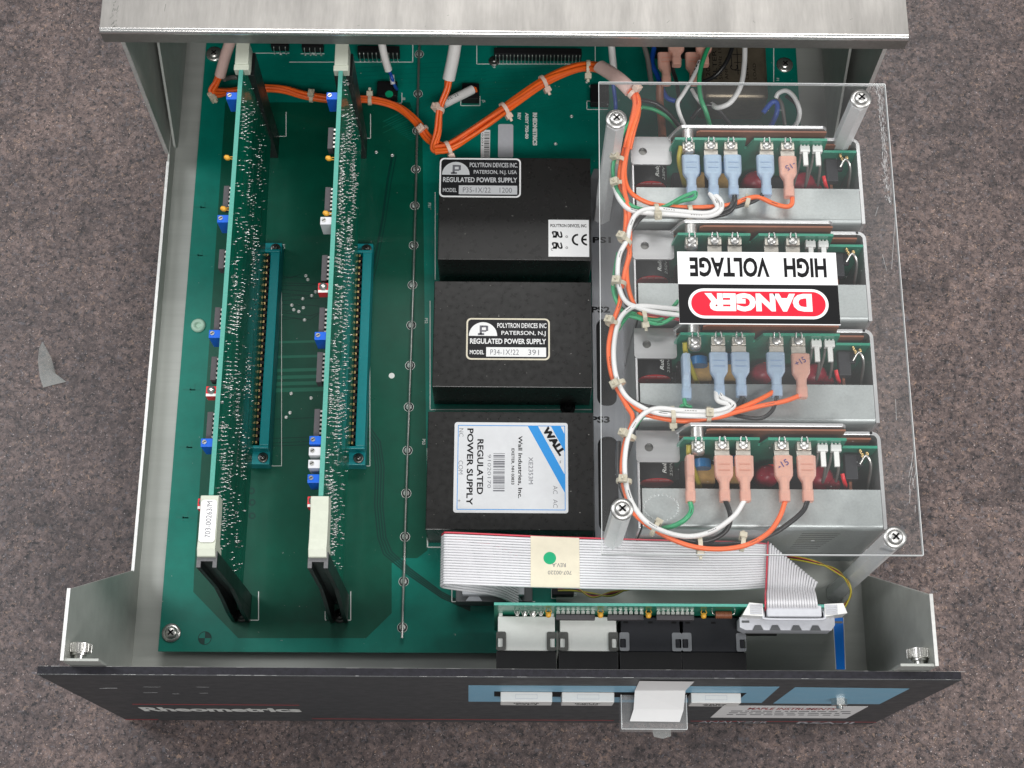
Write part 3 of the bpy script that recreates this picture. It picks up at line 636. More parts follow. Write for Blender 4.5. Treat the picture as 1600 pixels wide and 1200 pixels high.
def chip(card, X, y, l, z=-7):
    b = MB(); b.box(X - 6.8, X - 3.6, y - l / 2, y + l / 2, z - 7, z + .3); t = b.build('chip', 'ic', card, bevel=.2)
    b = MB(); n = max(3, int(l / 2.54))
    for i in range(n): yy = y - l / 2 + l * (i + .5) / n; b.box(X - 3.55, X - 1.3, yy - .6, yy + .6, z - .5, z + .1)
    b.build('pins', 'tin', t)
def cap(card, X, y, z=-3, m='amber'):
    b = MB(); c = Vector((X - 5, y, z)); b.lathe([(.2, -2), (1.1, -1.6), (1.7, 0), (1.1, 1.6), (.1, 2)], c, (-.9, .3, .3), 12); b.tube([(X - 1.3, y - .8, z - .5), (X - 3.5, y - .6, z - .2)], .3, n=5); b.tube([(X - 1.3, y + .8, z - .5), (X - 3.5, y + .6, z - .2)], .3, n=5)
    b.build('capacitor', m, card)
def yv(u, v, z=-1): return at(u, v, z).y
def card(X, lb, second):
    t = thing('plug_in_card', lb, 'circuit card', (X, 210, -112), 'plug-in cards')
    b = MB(); b.prism([(66, 0), (374, 0), (374, -96), (284, -100), (284, -118), (158, -118), (158, -100), (66, -96)], X - 1.3, X + 1.3, 'x'); b.build('board', 'card', t)
    b = MB(); b.box(X - 1.28, X + 1.28, 66.2, 373.8, .02, .25); b.build('board_edge', 'cardedge', t)
    rr = random.Random(5 if second else 8); b = MB()
    N = 420 if second else 380
    rows = [(rr.uniform(70, 340), rr.uniform(-70, -6), rr.randint(4, 11), rr.choice((0, 7.6))) for _ in range(42 if not second else 50)]
    pts = []
    for y, z, n, w in rows:
        for k in range(n): pts += [(y + k * 2.54, z)] + ([(y + k * 2.54, z - w)] if w else [])
    for _ in range(N): pts.append((rr.uniform(70, 366), -4 - 84 * rr.random() ** 1.25))
    for y, z in pts:
        if y > 368 or z < -92: continue
        r = rr.uniform(.35, .62); x = X + 1.3; l = rr.uniform(.5, 1.6); c = Vector((x, y, z))
        b.lathe([(r, 0), (r * .55, .45), (r * .42, l), (.01, l + .1)], c, (1, rr.uniform(-.2, .2), rr.uniform(-.2, .2)), 6)
    b.build('solder_joints', 'solder', t, kind='stuff')
    b = MB(); rr2 = random.Random(2)                       # dark routing on the solder side
    for k in range(34):
        z = -5 - 85 * rr2.random(); y = rr2.uniform(70, 300); l = rr2.uniform(15, 70); b.box(X + 1.32, X + 1.38, y, min(y + l, 370), z, z + rr2.uniform(.5, 1.3))
    b.build('card_traces', 'pour', t)
    if not second:
        for v in (150, 342, 522, 692): trimmer(t, X, yv(358, v), 'trim')
        for v in (610, 786): redtest(t, X, yv(335, v))
        for v, l in ((300, 14), (398, 12), (492, 14), (570, 14), (660, 16)): chip(t, X, yv(345, v), l)
        for v in (245, 325): cap(t, X, yv(360, v), -2)
    else:
        for v, m in ((150, 'trim'), (525, 'trim'), (688, 'trim'), (748, 'trim')): trimmer(t, X, yv(518, v), m)
        for v in (705, 725): trimmer(t, X, yv(490, v), 'trimw', h=12)
        trimmer(t, X, yv(512, 345), 'trimw', h=14)
        for v in (448, 783): redtest(t, X, yv(508, v))
        for v, l in ((208, 14), (307, 18), (412, 16), (495, 16), (568, 18), (658, 18)): chip(t, X, yv(505, v), l)
        for v in (246, 332): cap(t, X, yv(515, v), -2)
    # ejector levers
    b = MB(); ya, yb = 63.0, 96.5; xs = X - 5.2; xe = X + (4.6 if not second else 4.6)
    b.prism([(ya, -14), (ya, 1), (ya + 4, 2.6), (ya + 10, 1.4), (yb - 8, 1.2), (yb - 2, 2.4), (yb, 2.2), (yb, -8), (yb - 8, -9), (ya + 9, -9), (ya + 6, -14)], xs, xe, 'x')
    b.build('ejector_lever', 'cream', t, bevel=.5)
    if not second:
        b = MB(); b.prism(rrect(X - 4.6, X + 4.2, ya + 7.5, yb - 2.6, 2), 2.45, 2.65); lab = b.build('white_label', 'paper', t)
        b = MB(); b.text('703-00263/M', (X + 1.6, ya + 10, 2.65), UP, LF, 2.9, 20); b.build('lettering', 'grayink', lab)
    b = MB(); b.box(X - 3.8, X + 4.2, 362, 377, -9, 1.6); b.box(X - 4.4, X + 4.6, 358.6, 362.5, -6, .6); b.build('ejector_lever', 'cream', t, bevel=.5)
    t.location = W(X + 3.2, 210, -112); t.rotation_euler.y = math.radians(-1.64)
    return t
card(CX[0], 'green plug-in card nearest the left wall, its front lever carrying a white label', False)
card(CX[1], 'green plug-in card beside the bus wire, its front lever plain and unlabelled', True)
random.seed(21)
# ------------------------------------------------------------------ encapsulated power modules
def module(lb, x0, x1, y0, y1, zt, m='gblack'):
    t = thing('power_module', lb, 'power supply', ((x0 + x1) / 2, (y0 + y1) / 2, ZB), 'black power modules in a row on the main board')
    b = MB(); b.box(x0, x1, y0, y1, ZB + .3, zt); b.build('case', m, t, bevel=.5)
    b = MB()
    for xx in (x0 + 4, x1 - 4): b.cyl((xx, y0 + 4, ZB + .3), (xx, y0 + 4, ZB + .25), .5, n=6)
    return t
m1 = module('black power module farthest back, with a small white certification sticker', -41.5, 56, 273.8, 345.8, -85)
m2 = module('black power module in the middle of the row, with one framed nameplate at its centre', -43.2, 55.6, 189.5, 260, -87)
m3 = module('black power module nearest the ribbon cable, with a large white and blue label', -45.2, 56, 99.5, 173.6, -87)
def P_logo(b, cx, cy, w, h, z, mw, mk):
    n = 16; b.add([(cx + w / 2 * math.cos(math.pi * i / n), cy + h * math.sin(math.pi * i / n), z) for i in range(n + 1)], [list(range(n + 1))], mw)
    x = cx - w * .12; b.box(x, x + w * .08, cy + h * .1, cy + h * .62, z + .01, z + .05, mk); b.box(x - w * .06, x + w * .16, cy + h * .05, cy + h * .2, z + .01, z + .05, mk)
    b.box(x + w * .08, x + w * .24, cy + h * .62, cy + h * .76, z + .01, z + .05, mk); b.box(x, x + w * .1, cy + h * .62, cy + h * .76, z + .01, z + .05, mk)
    b.box(x + w * .22, x + w * .3, cy + h * .36, cy + h * .74, z + .01, z + .05, mk); b.box(x + w * .08, x + w * .24, cy + h * .3, cy + h * .42, z + .01, z + .05, mk)
def nameplate(mod, u0, v0, u1, v1, z, rows, border, model, dx=0):
    a = at(u0, v1, z); c = at(u1, v0, z); x0, x1, y0, y1 = a.x, c.x, a.y, c.y; w = x1 - x0; h = y1 - y0
    b = MB(); b.prism(rrect(x0, x1, y0, y1, 3), z + .02, z + .2); pl = b.build('nameplate', border, mod)
    b = MB(); b.prism(rrect(x0 + 1, x1 - 1, y0 + 1, y1 - 1, 2.3), z + .2, z + .24); b.build('plate_field', 'labelblk', pl)
    b = MB(); zz = z + .25; P_logo(b, x0 + w * .20, y0 + h * .57, w * .34, h * .33, zz, 0, 1)
    b.text(rows[0], (x0 + w * .37 - dx, y0 + h * .77, zz), RT, UP, h * .115, w * .59 + dx, 0, .015)
    b.text(rows[1], (x1 - w * .05, y0 + h * .60, zz), RT, UP, h * .095, w * .53, 0, .01, 'r')
    b.text(rows[2], (x0 + w * .045, y0 + h * .385, zz), RT, UP, h * .125, w * .91, 0, .025)
    b.text('MODEL', (x0 + w * .045, y0 + h * .13, zz), RT, UP, h * .1, w * .17, 0, .015)
    b.box(x0 + w * .24, x1 - w * .045, y0 + h * .075, y0 + h * .30, zz - .01, zz + .03, 0)
    b.text(model[0], (x0 + w * .29, y0 + h * .12, zz + .03), RT, UP, h * .125, w * .34, 1, -.005)
    b.text(model[1], (x0 + w * .74, y0 + h * .12, zz + .03), RT, UP, h * .125, w * (.15 if len(model[1]) > 3 else .13), 1, -.005)
    b.build('lettering', ('labelsil' if border != 'labelcream' else 'paper', 'grayink'), pl)
nameplate(m1, 686, 248, 814, 308, -85, ('POLYTRON DEVICES INC.', 'PATERSON, N.J. USA', 'REGULATED POWER SUPPLY'), 'paper', ('P35-1X/22', '1200'))
nameplate(m2, 728, 498, 859, 562, -87, ('POLYTRON DEVICES INC', 'PATERSON, N.J', 'REGULATED POWER SUPPLY'), 'labelcream', ('P34-1X?22', '391'))
# certification sticker
a = at(857, 401, -85); c = at(920, 344, -85); b = MB(); b.box(a.x, c.x, a.y, c.y, -84.98, -84.8); ce = b.build('certification_sticker', 'paper', m1)
b = MB(); w = c.x - a.x; h = c.y - a.y; z = -84.78
b.text('POLYTRON DEVICES, INC.', (a.x + w * .05, c.y - h * .2, z), RT, UP, h * .085, w * .9, 0, .02)
for yy, cc in ((.52, ''), (.22, 'c')):
    b.text('Я', (a.x + w * .10, a.y + h * yy, z), RT, UP, h * .17, w * .14, 0, .05, slant=-.25); b.text('U', (a.x + w * .24, a.y + h * yy, z), RT, UP, h * .17, w * .12, 0, .06, slant=-.25)
    ring(b, (a.x + w * .45, a.y + h * (yy + .02), z + .05), w * .018, w * .03)
    if cc: b.text(cc, (a.x + w * .06, a.y + h * (yy - .06), z), RT, UP, h * .09)
def arc(b, cx, cy, r, t, a0, a1, z, m=0, n=18):
    vs = []
    for i in range(n + 1): q = math.radians(a0 + (a1 - a0) * i / n); vs += [(cx + (r - t) * math.cos(q), cy + (r - t) * math.sin(q), z), (cx + r * math.cos(q), cy + r * math.sin(q), z)]
    b.add(vs, [(2 * i, 2 * i + 1, 2 * i + 3, 2 * i + 2) for i in range(n)], m)
arc(b, a.x + w * .73, a.y + h * .46, h * .16, h * .05, 90, 270, z + .05); arc(b, a.x + w * .96, a.y + h * .46, h * .16, h * .05, 95, 265, z + .05); b.box(a.x + w * .83, a.x + w * .94, a.y + h * .44, a.y + h * .49, z, z + .05)
b.build('lettering', 'ink', ce)
# big label of the third module
zl = -87; a = at(708, 801, zl); c = at(887, 661, zl); x0, x1, y0, y1 = a.x, c.x, a.y, c.y; w = x1 - x0; h = y1 - y0
b = MB(); b.prism(rrect(x0, x1, y0, y1, 1.6), zl + .02, zl + .2); lab = b.build('label', 'labelsil', m3)
b = MB(); z = zl + .22
for q in ((x0 + w * .03, x1 - w * .025, y1 - h * .04, y1 - h * .032), (x0 + w * .03, x1 - w * .025, y0 + h * .032, y0 + h * .04), (x0 + w * .03, x0 + w * .036, y0 + h * .036, y1 - h * .036), (x1 - w * .03, x1 - w * .024, y0 + h * .036, y1 - h * .036)): b.box(*q, z - .01, z + .02)
b.add([(x0 + w * q, y0 + h * r, z + .03) for q, r in ((.645, .965), (.735, .965), (.972, .42), (.972, .22))], [(0, 1, 2, 3)][::-1], 0)
b.add([(x0 + w * q, y0 + h * r, z + .03) for q, r in ((.85, .965), (.935, .965), (.972, .87), (.972, .675))], [(0, 1, 2, 3)][::-1], 0)
b.build('blue_bands', 'wallblue', lab)
b = MB()
d = Vector((.42, -.91, 0)).normalized(); b.text('WALL', (x0 + w * .775, y1 - h * .075, z), (.19 * w, -.36 * h, 0), Vector((.36 * h, .19 * w, 0)), 4.6, 20, 0, .07, lift=.06)
b.text('TM', (x0 + w * .925, y1 - h * .42, z), DN, RT, .9)
b.text('XE2353M', (x0 + w * .655, y1 - h * .385, z), DN, RT, 2.6, 17, 1)
b.text('Wall Industries, Inc.', (x0 + w * .565, y1 - h * .15, z), DN, RT, 2.4, h * .69, 0, .02)
b.text('EXETER, NH 03833', (x0 + w * .505, y1 - h * .29, z), DN, RT, 1.7, h * .40, 0, .02)
b.text('REGULATED', (x0 + w * .205, y1 - h * .19, z), DN, RT, 3.7, h * .61, 0, .025)
b.text('POWER SUPPLY', (x0 + w * .115, y1 - h * .07, z), DN, RT, 3.7, h * .85, 0, .025)
b.text('91020170', (x0 + w * .295, y1 - h * .36, z), DN, RT, 2.0, h * .37, 1, -.01)
for t_, fx, fy in (('NC', .04, .07), ('COM', .04, .43), ('+', .03, .855), ('AC', .868, .70), ('AC', .868, .85)): b.text(t_, (x0 + w * fx, y1 - h * fy, z), DN, RT, 2.6, None, 1, -.01)
y = y1 - h * .345; rr = random.Random(3)
while y > y1 - h * .755: q = rr.choice((.3, .5, .8)); b.box(x0 + w * .345, x0 + w * .445, y - q, y, z, z + .04, 1); y -= q + rr.choice((.3, .45, .8))
b.build('lettering', ('ink', 'grayink'), lab)
# ------------------------------------------------------------------ mounting plate under the open supplies
ZPL = -112
pl = thing('mounting_plate', 'grey metal mounting plate with black oval cutouts between the power modules and the shield', 'plate', (140, 220, -120))
b = MB(); hl = []
for v0, v1, dx in ((338, 252, 0), (498, 634, 1), (682, 832, 1)):
    ya = at(930, max(v0, v1), ZPL).y; yb = at(930, min(v0, v1), ZPL).y
    if v0 == 498 or v0 == 682: hl.append(rrect(60, 72.5, ya, yb, 5.5))
b.holed([(57.6, 92), (222, 92), (222, 352), (60, 352), (57.6, 345)], hl, ZPL - 2, ZPL)
b.build('plate', 'grayalu', pl)
b = MB()
for q in hl: xs = [p[0] for p in q]; ys = [p[1] for p in q]; b.box(min(xs) - 1, max(xs) + 1, min(ys) - 1, max(ys) + 1, ZPL - 3.2, ZPL - 2.1)
b.build('cutout_shade_sheet', 'black', pl)  # black sheet added so the cutouts look dark inside
b = MB()
for t_, u, v in (('PS1', 926, 379), ('PS2', 924, 488), ('PS3', 923, 660)): q = at(u, v, ZPL); b.text(t_, (q.x, q.y, ZPL), RT, UP, 4.2, 12, 0, .035, lift=.1)
b.build('lettering', 'ink', pl)
b = MB()
for x in (62, 218):
    for y in (100, 345): b.cyl((x, y, -132), (x, y, ZPL - 2), 2.5, n=10)
b.build('leg', 'tin', pl)
# ------------------------------------------------------------------ open frame switching supplies
X0, X1 = 77.0, 216.2; YB_, YF_ = 145.0, 87.5; z1 = -30.0; z2 = -15.0; BASE = ZPL + .2
PITCH = 62.55
def smps():
    t = thing('open_supply', 'x', 'power supply', (147, 115, BASE), 'open frame power supplies in a row under the clear shield')
    xa = at(1072, 661, z2).x; xb = at(1322, 661, z2).x
    b = MB(); b.prism([(X0, BASE), (X1 - 4, BASE), (X1 - 4, z1 + .0), (xb + 1.5, z1), (xb, z2 - 2), (xb - 2, z2), (xa + 2.5, z2), (xa, z2 - 4), (xa - 5, z1 - 2), (X0, z1 - 2)], YB_ - 2, YB_, 'y')
    fr = b.build('frame', 'bracket', t, bevel=.5)
    b = MB(); r = 5
    rc = [(X1 - r + r * math.cos(math.radians(q)), YB_ - r + r * math.sin(math.radians(q))) for q in range(0, 91, 15)]
    ri = [(X1 - r + (r - 2) * math.cos(math.radians(q)), YB_ - r + (r - 2) * math.sin(math.radians(q))) for q in range(90, -1, -15)]
    b.prism(rc + [(X1 - 6, YB_), (X1 - 6, YB_ - 2)] + ri + [(X1 - 2, YF_ + .3), (X1, YF_ + .3)], BASE, z1, 'z'); b.build('side_wall', 'bracket', t, bevel=.35)
    b = MB(); b.box(X0, X0 + 1.2, YF_ + .5, YB_ - 2.1, BASE, z1 - .6); b.build('side_wall', 'bracket', t, bevel=.2)
    # tab with a screw hole
    q0 = at(993, 722, z1); q1 = at(1061, 674, z1); h = at(1014, 699, z1)
    b = MB(); b.holed(rrect(X0 - .6, q1.x, q0.y, YB_ - .3, 2.2, corners=(0, 0, 1, 1)), [circ(h.x, h.y, 2.5)], z1 - 1.6, z1 + .1); b.build('mounting_tab', 'tabmetal', t)
    b = MB(); b.cyl((h.x, h.y, z1 - 8), (h.x, h.y, z1 - 1.7), 3.4, n=14); b.build('hole_boss', 'dsteel', t)
    # cover: top flange, bend, front face with slots
    yf = at(1180, 764, z1).y; r = 3.2
    prof = [(yf, z1 - 1.2), (yf, z1)] + [(YF_ + r - r * math.sin(math.radians(a)), z1 - r + r * math.cos(math.radians(a))) for a in range(0, 91, 15)] + [(YF_, BASE), (YF_ + 1.2, BASE), (YF_ + 1.2, z1 - 1.2)]
    b = MB(); b.prism(prof, X0 + 2.2, X1 - 2.25, 'x'); cv = b.build('cover', 'galv', t, bevel=.15)
    for f in cv.data.polygons:
        n_ = f.normal
        if abs(n_.x) < .5: f.use_smooth = False
    b = MB()
    for k in range(9): z = -40 - k * 4.6; b.box(170, 170 + 22 - k * .7, YF_ - .06, YF_ - .02, z - .45, z + .45)
    b.build('vent_slots', 'ink', cv)
    b = MB(); b.box(X0 + 2, X1 - 3, yf - 20, YB_ - 9.6, BASE + 10, BASE + 11); b.build('interior_shade_sheet', 'black', t)  # black sheet standing in for the shaded depth of the supply
    # fibre sheet and circuit board
    yb = 140.7; xl = at(1068, 684, z2).x; xr = at(1324, 684, z2).x; xq = at(1371, 697, z1).x
    b = MB(); sx = at(1105, 671, z2).x; b.prism([(sx, -45), (xq - 3, -45), (xq - 3, z1 - 1.5), (xr - .5, z1 - 1.5), (xr - .5, z2 - .5), (sx + 2, z2 - .5), (sx, z2 - 2)], yb, yb + 1.1, 'y')
    b.prism([(xl - 4, -46), (sx - .01, -46), (sx - .01, z1), (xl - 1, z1)], yb, yb + 1.1, 'y'); b.build('fibre_sheet', 'brown', t)
    n0 = at(1187, 684, z2).x; n1 = at(1199, 684, z2).x; yp = 136.6
    b = MB(); b.prism([(xl - 3, z1 - 6), (xl - 3, -80), (xq, -80), (xq, z1), (xr, z1), (xr - .5, z2), (n1 + .5, z2), (n1 - 2.4, z2 - 11), (n0 + .4, z2 - 11), (n0, z2), (xl, z2)], yp - 1.6, yp, 'y'); b.build('circuit_board', 'pcb2', t)
    b = MB(); cx = at(1090, 680, -18).x; b.cyl((cx, yp, -19), (cx, YB_ - 2.1, -19), 3.6, n=16); b.build('spacer', 'chrome', t)
    # terminals
    for k, u in enumerate((1091, 1128, 1161, 1221, 1256)):
        x = at(u, 700, -18).x
        b = MB(); b.box(x - 3.6, x + 3.6, yp - 6.5, yp - 1.7, -24, -17.4)
        if k: b.prism([(yp - 6.6, -16.8), (yp - 1.7, -16.8), (yp - 1.7, -17.3), (yp - 6.6, -17.3)], x - 3.9, x + 3.9, 'x'); b.prism([(yp - 11.8, -18.6), (yp - 6.7, -18.2), (yp - 6.7, -19.2), (yp - 11.8, -19.6)], x - 4.1, x + 4.1, 'x')
        tm = b.build('terminal', 'tab', t, bevel=.25)
        b = MB(); c = Vector((x, yp - 1.9, -17.0)); b.lathe([(2.7, 0), (2.7, 1.0), (2.1, 1.6), (.01, 1.7)], (x, yp - 4.2, -17.2), n=18)
        b.tube([(x - 1.7, yp - 3, -15), (x - 1.6, yp - .6, -14.6), (x - 1.2, yp + .3, -14.8)], .5, n=6); b.tube([(x + 1.7, yp - 3, -15), (x + 1.6, yp - .6, -14.6), (x + 1.2, yp + .3, -14.8)], .5, n=6)
        b.build('terminal_screw', 'chrome', tm)
        if not k:
            b = MB(); b.lathe([(3.7, 0), (3.7, 1.4), (3.0, 2.6), (.01, 3.2)], (x, yp - 6.6, -19), (0, -1, 0), 18); b.build('screw_head', 'chrome', tm)
    # white two pin plugs
    for u in (1285, 1306):
        q = at(u, 694, -20); e = at(u, 729, -20)
        b = MB(); b.box(q.x - 2.9, q.x + 2.9, q.y - 4.2, q.y - .3, -23, -19.5); b.box(q.x - 1.4, q.x + 1.4, e.y, q.y - 4.3, -21.5, -19.6)
        for s in (-2.1, 0, 2.1): b.box(q.x + s - .5, q.x + s + .5, q.y - .2, q.y + .9, -22, -20)
        b.build('jumper_plug', 'white', t, bevel=.15)
        b = MB()
        for s in (-2.6, 2.6): b.tube([(q.x + s * .7, q.y - 4, -24), (q.x + s, q.y - 9, -27), (q.x + s * 1.4, q.y - 15, -40), (q.x + s * 1.6, q.y - 19, -58)], .85, n=7)
        b.build('plug_leads', 'wgray', t)
    # red wire, pink tab
    b = MB(); b.tube(px([(1316, 740, -34), (1319, 752, -36), (1325, 768, -48)]), 1.2, n=8); b.build('red_lead', 'wred', t)
    # electrolytic capacitor with a red printed end
    cz = -44; q = at(1027, 752, cz); R_ = 10.5; cyy = q.y
    b = MB(); b.cyl((q.x, cyy, cz - 3), (q.x, yp - 1.7, cz - 3), R_, n=32); cp = b.build('capacitor', 'black', t, bevel=.8)
    b = MB(); b.cyl((q.x, cyy - .3, cz - 3), (q.x, cyy - .04, cz - 3), R_ - .9, n=32); b.build('red_end', 'red', cp)
    b = MB(); b.text('DO NOT BEFORE', (q.x, cyy - .31, cz + 3.2), RT, (0, 0, 1), 1.5, 13, 0, .01, 'c')
    zz = cz - 3 + R_
    b.text('Rubycon', (q.x + 4.6, cyy + 3, zz - 1.0), UP, Vector((-1, 0, .47)), 2.6, 15, 0, .02, slant=.2); b.text('250V100', (q.x + 8.4, cyy + 2, zz - 3.6), UP, Vector((-1, 0, 1)), 2.3, 15, 0, -.01)
    b.build('lettering', 'grayink' if False else 'silk', cp)
    # blue disc, tan blocks, red coils, transistor
    def at_(u, v, z): return at(u, v, z)
    b = MB(); q = at(1097, 727, -42); b.cyl((q.x, q.y - 2, q.z), (q.x, q.y + 3, q.z), 5.2, n=22); b.build('disc_capacitor', 'bluecap', t, bevel=1)
    b = MB(); q = at(1150, 722, -44); b.cyl((q.x, q.y - 2, q.z), (q.x, q.y + 3, q.z), 4.6, n=22); b.build('disc_capacitor', 'bluecap', t, bevel=1)
    for u in (1103, 1143):
        q = at(u, 748, -46); b = MB(); b.box(q.x - 5.5, q.x + 5.5, q.y - 3, q.y + 9, q.z - 12, q.z); tb = b.build('film_capacitor', 'tan', t, bevel=1.2)
    q = at(1103, 752, -54); b = MB(); b.box(q.x - 14, q.x + 22, q.y - 6, q.y + 14, q.z - 14, q.z - 4); b.build('coil_former', 'modblack', t, bevel=1.5)
    for u, v, rr_ in ((1197, 744, 6.5), (1280, 748, 7.5), (1300, 758, 4)):
        q = at(u, v, -50); b = MB(); b.lathe([(rr_, -9), (rr_, 5), (rr_ * .8, 7.5), (.01, 8.2)], q, (0, -.25, 1), 20); b.build('red_capacitor', 'darkred', t)
    q = at(1209, 736, -44); b = MB(); b.box(q.x - 3, q.x + 3, q.y - 4, q.y + 4, q.z - .6, q.z); b.build('pink_tab', 'wred', t)
    q = at(1247, 752, -52); b = MB(); b.box(q.x - 9, q.x + 9, q.y - 5, q.y + 8, q.z - 10, q.z); b.build('transformer', 'modblack', t, bevel=1)
    q = at(1330, 725, -34); b = MB(); b.box(q.x - 3.6, q.x + 3.6, q.y - 9, q.y + 6, q.z - 5, q.z); b.box(q.x + 3.7, q.x + 7, q.y - 1, q.y + 6, q.z - 4, q.z - 1); tr = b.build('transistor', 'modblack', t, bevel=.5)
    b = MB(); b.box(q.x - .8, q.x + .8, q.y - 18, q.y - 9, q.z - 10, q.z - 5); b.build('transistor_lead', 'brown', tr)
    b = MB(); q = at(1352, 716, -32); b.tube([q + Vector((-3, -3, -1)), q + Vector((0, 1, 1.5)), q + Vector((3, -4, -1)), q + Vector((3.4, -14, -14))], .9, n=6, flat=1.8); b.build('spring_clip', 'tin', t)
    b = MB()
    for u, v in ((1344, 706), (1355, 710), (1347, 712)): b.lathe([(1.2, -1), (1.1, .5), (.01, 1.4)], at(u, v, -31), (0, -1, .4), 8)
    b.build('solder_blobs', 'gold', t)
    b = MB(); q = at(1050, 735, -48); b.cyl((q.x, q.y - 3, q.z), (q.x, q.y + 14, q.z), 1, n=8); b.build('test_pin', 'tin', t)
    return t
p4 = smps(); sup = [p4]
lbs = ('open frame power supply farthest back under the clear shield',
       'open frame power supply right underneath the danger sign',
       'open frame power supply between the danger sign and the frontmost supply',
       'frontmost open frame power supply, next to the ribbon cable, all its spade connectors pink')
p4['label'] = lbs[3]
for k in (1, 2, 3):
    c = copy_tree(p4); c.location = W(147 + .25 * k, 115 + PITCH * k, BASE); c['label'] = lbs[3 - k]; sup.append(c)
# knockout ring stamped in the frontmost cover
b = MB(); q = at(1033, 793, z1)
for i in range(26):
    a = 2 * math.pi * i / 26; r = 10 + random.uniform(-.4, .4); b.lathe([(.85, -.1), (.5, .12), (.01, .18)], (q.x + r * math.cos(a), q.y + r * .75 * math.sin(a), z1), n=6)
b.build('stamped_ring', 'galv', p4)
# ------------------------------------------------------------------ line filter and rear parts
q0 = at(1098, 160, -92); q1 = at(1196, 60, -92)
t = thing('line_filter', 'tarnished metal line filter can with dark printing behind the open supplies', 'filter', ((q0.x + q1.x) / 2, 410, ZB))
b = MB(); ybase = at(1140, 160, -96).y; b.box(q0.x, q1.x, ybase, ybase + 62, ZB + .3, -90); b.build('can', 'filtercan', t, bevel=4, seg=4)
b = MB(); zz = -89.95
for u, tx, h, w in ((1110, '120/250V', 2.6, 26), (1121, 'FILTER', 2.8, 22), (1129, '50-60Hz 115V', 2.2, 30), (1138, 'AMP', 2, 9), (1170, 'LINE', 2.2, 12), (1182, 'LOAD', 2, 12)):
    p = at(u, 124, zz); b.text(tx, p, UP, LF, h, w, 0, 0)
p = at(1152, 100, zz)
for dx, dy, l, hh in ((0, 0, .5, 20), (4, 2, .5, 8), (-4, 6, .5, 9), (-2, 3, 5, .5), (-2, 9, 5, .5), (-3, 15, 7, .5)): b.box(p.x + dx, p.x + dx + l, p.y + dy - 8, p.y + dy - 8 + hh, zz, zz + .05)
b.text('C', at(1153, 110, zz), UP, LF, 5, 4); b.build('lettering', 'ink', t)
def spade(par, u, v, m, z=-19.2, edge=False, tilt=0, txt=None, ln=1.0, parentname='spade_connector', flip=False):
    c = at(u, v, z); X = Vector((math.cos(tilt), math.sin(tilt), 0)); Y = Vector((math.sin(tilt), -math.cos(tilt), 0)); Z = Vector((0, 0, 1)); n = 16
    secs = [(0, 5.1, 2.3), (.4, 5.3, 2.5), (9.6, 5.2, 2.5), (11.6, 5.0, 2.4), (15.2, 2.9, 2.5), (19.5, 2.7, 2.5), (19.9, 3.05, 2.8), (26, 3.0, 2.7), (26.2, 2.5, 2.3)]
    vs = []; 
    for d, hw, hh in secs:
        if edge: hw, hh = hh, hw
        for i in range(n):
            a = 2 * math.pi * (i + .5) / n; e = .45
            cx = math.copysign(abs(math.cos(a)) ** e, math.cos(a)) * hw; cz = math.copysign(abs(math.sin(a)) ** e, math.sin(a)) * hh
            vs.append(c + Y * (d * ln) + X * cx + Z * (cz - d * .03))
    b = MB(); L = len(secs); b.add(vs, [(i * n + k, (i + 1) * n + k, (i + 1) * n + (k + 1) % n, i * n + (k + 1) % n) for i in range(L - 1) for k in range(n)] + [list(range(n)), list(reversed(range((L - 1) * n, L * n)))], 0, False)
    o = b.build(parentname, m, par, bevel=.35)
    b = MB()
    if edge: b.obb(c + Y * 5.5 * ln, X * .45, Y * 6.2 * ln, Z * 3.9)
    else: b.obb(c + Y * 5.5 * ln, X * 3.9, Y * 6.2 * ln, Z * .9); b.obb(c + Y * 6 * ln + Z * .95, X * 1.2, Y * 4, Z * .3)
    b.cyl(c + Y * 12.2 * ln, c + Y * 21 * ln, 1.9, n=12); b.build('blade', 'tab', o)
    if not edge:
        b = MB()
        for d in (5.2, 8.6): b.obb(c + Y * d * ln + Z * 2.55, X * 3.2, Y * .22, Z * .06)
        if txt is None: b.build('moulded_ridges', 'ridge_blue' if m == 'spblue' else 'ridge_pink', o)
        else:
            b = MB(); sg = -1 if flip else 1; b.text(txt, c + Y * 8.2 + X * (-2.6 if not flip else 3.2) + Y * (-4 if flip else 0) + Z * 2.62, (X * sg + Y * -.55 * sg), (Y * -sg - X * .55 * sg), 3.4, 6.4, 0, .0); b.build('pen_mark', 'blueink', o)
    return o
# ------------------------------------------------------------------ wiring of the supplies
hs = thing('supply_harness', 'tied harness of white, black, green and orange wires along the open supplies', 'wiring', (90, 200, -40))
def wire(par, pts, m, r=1.45, z=-20, name='wire'):
    q = px(pts, z); b = MB(); b.tube(q, r, n=10, sub=7); o = b.build(name, m, par)
    if m in ('wwhite', 'wgreen', 'orange', 'orange2'):
        C_ = crom(q, 12); b = MB(); rr = random.Random(len(C_) + int(q[0].x)); i = rr.randrange(8, max(9, len(C_) // 3))
        while i < len(C_) - 8:
            for k in range(5):
                if i + k + 1 < len(C_): d = (C_[i + k + 1] - C_[i + k]).normalized(); s = Vector((-d.y, d.x, 0)); b.obb(C_[i + k] + Vector((0, 0, r - .03)) + s * .2, d * rr.uniform(.25, .55), s * .16, (0, 0, .06))
            i += rr.randrange(22, 46)
        if b.v: b.build('printed_marks', 'ink', o)
    return o
WW, WK, WG, WO = 'wwhite', 'wblack', 'wgreen', 'orange'
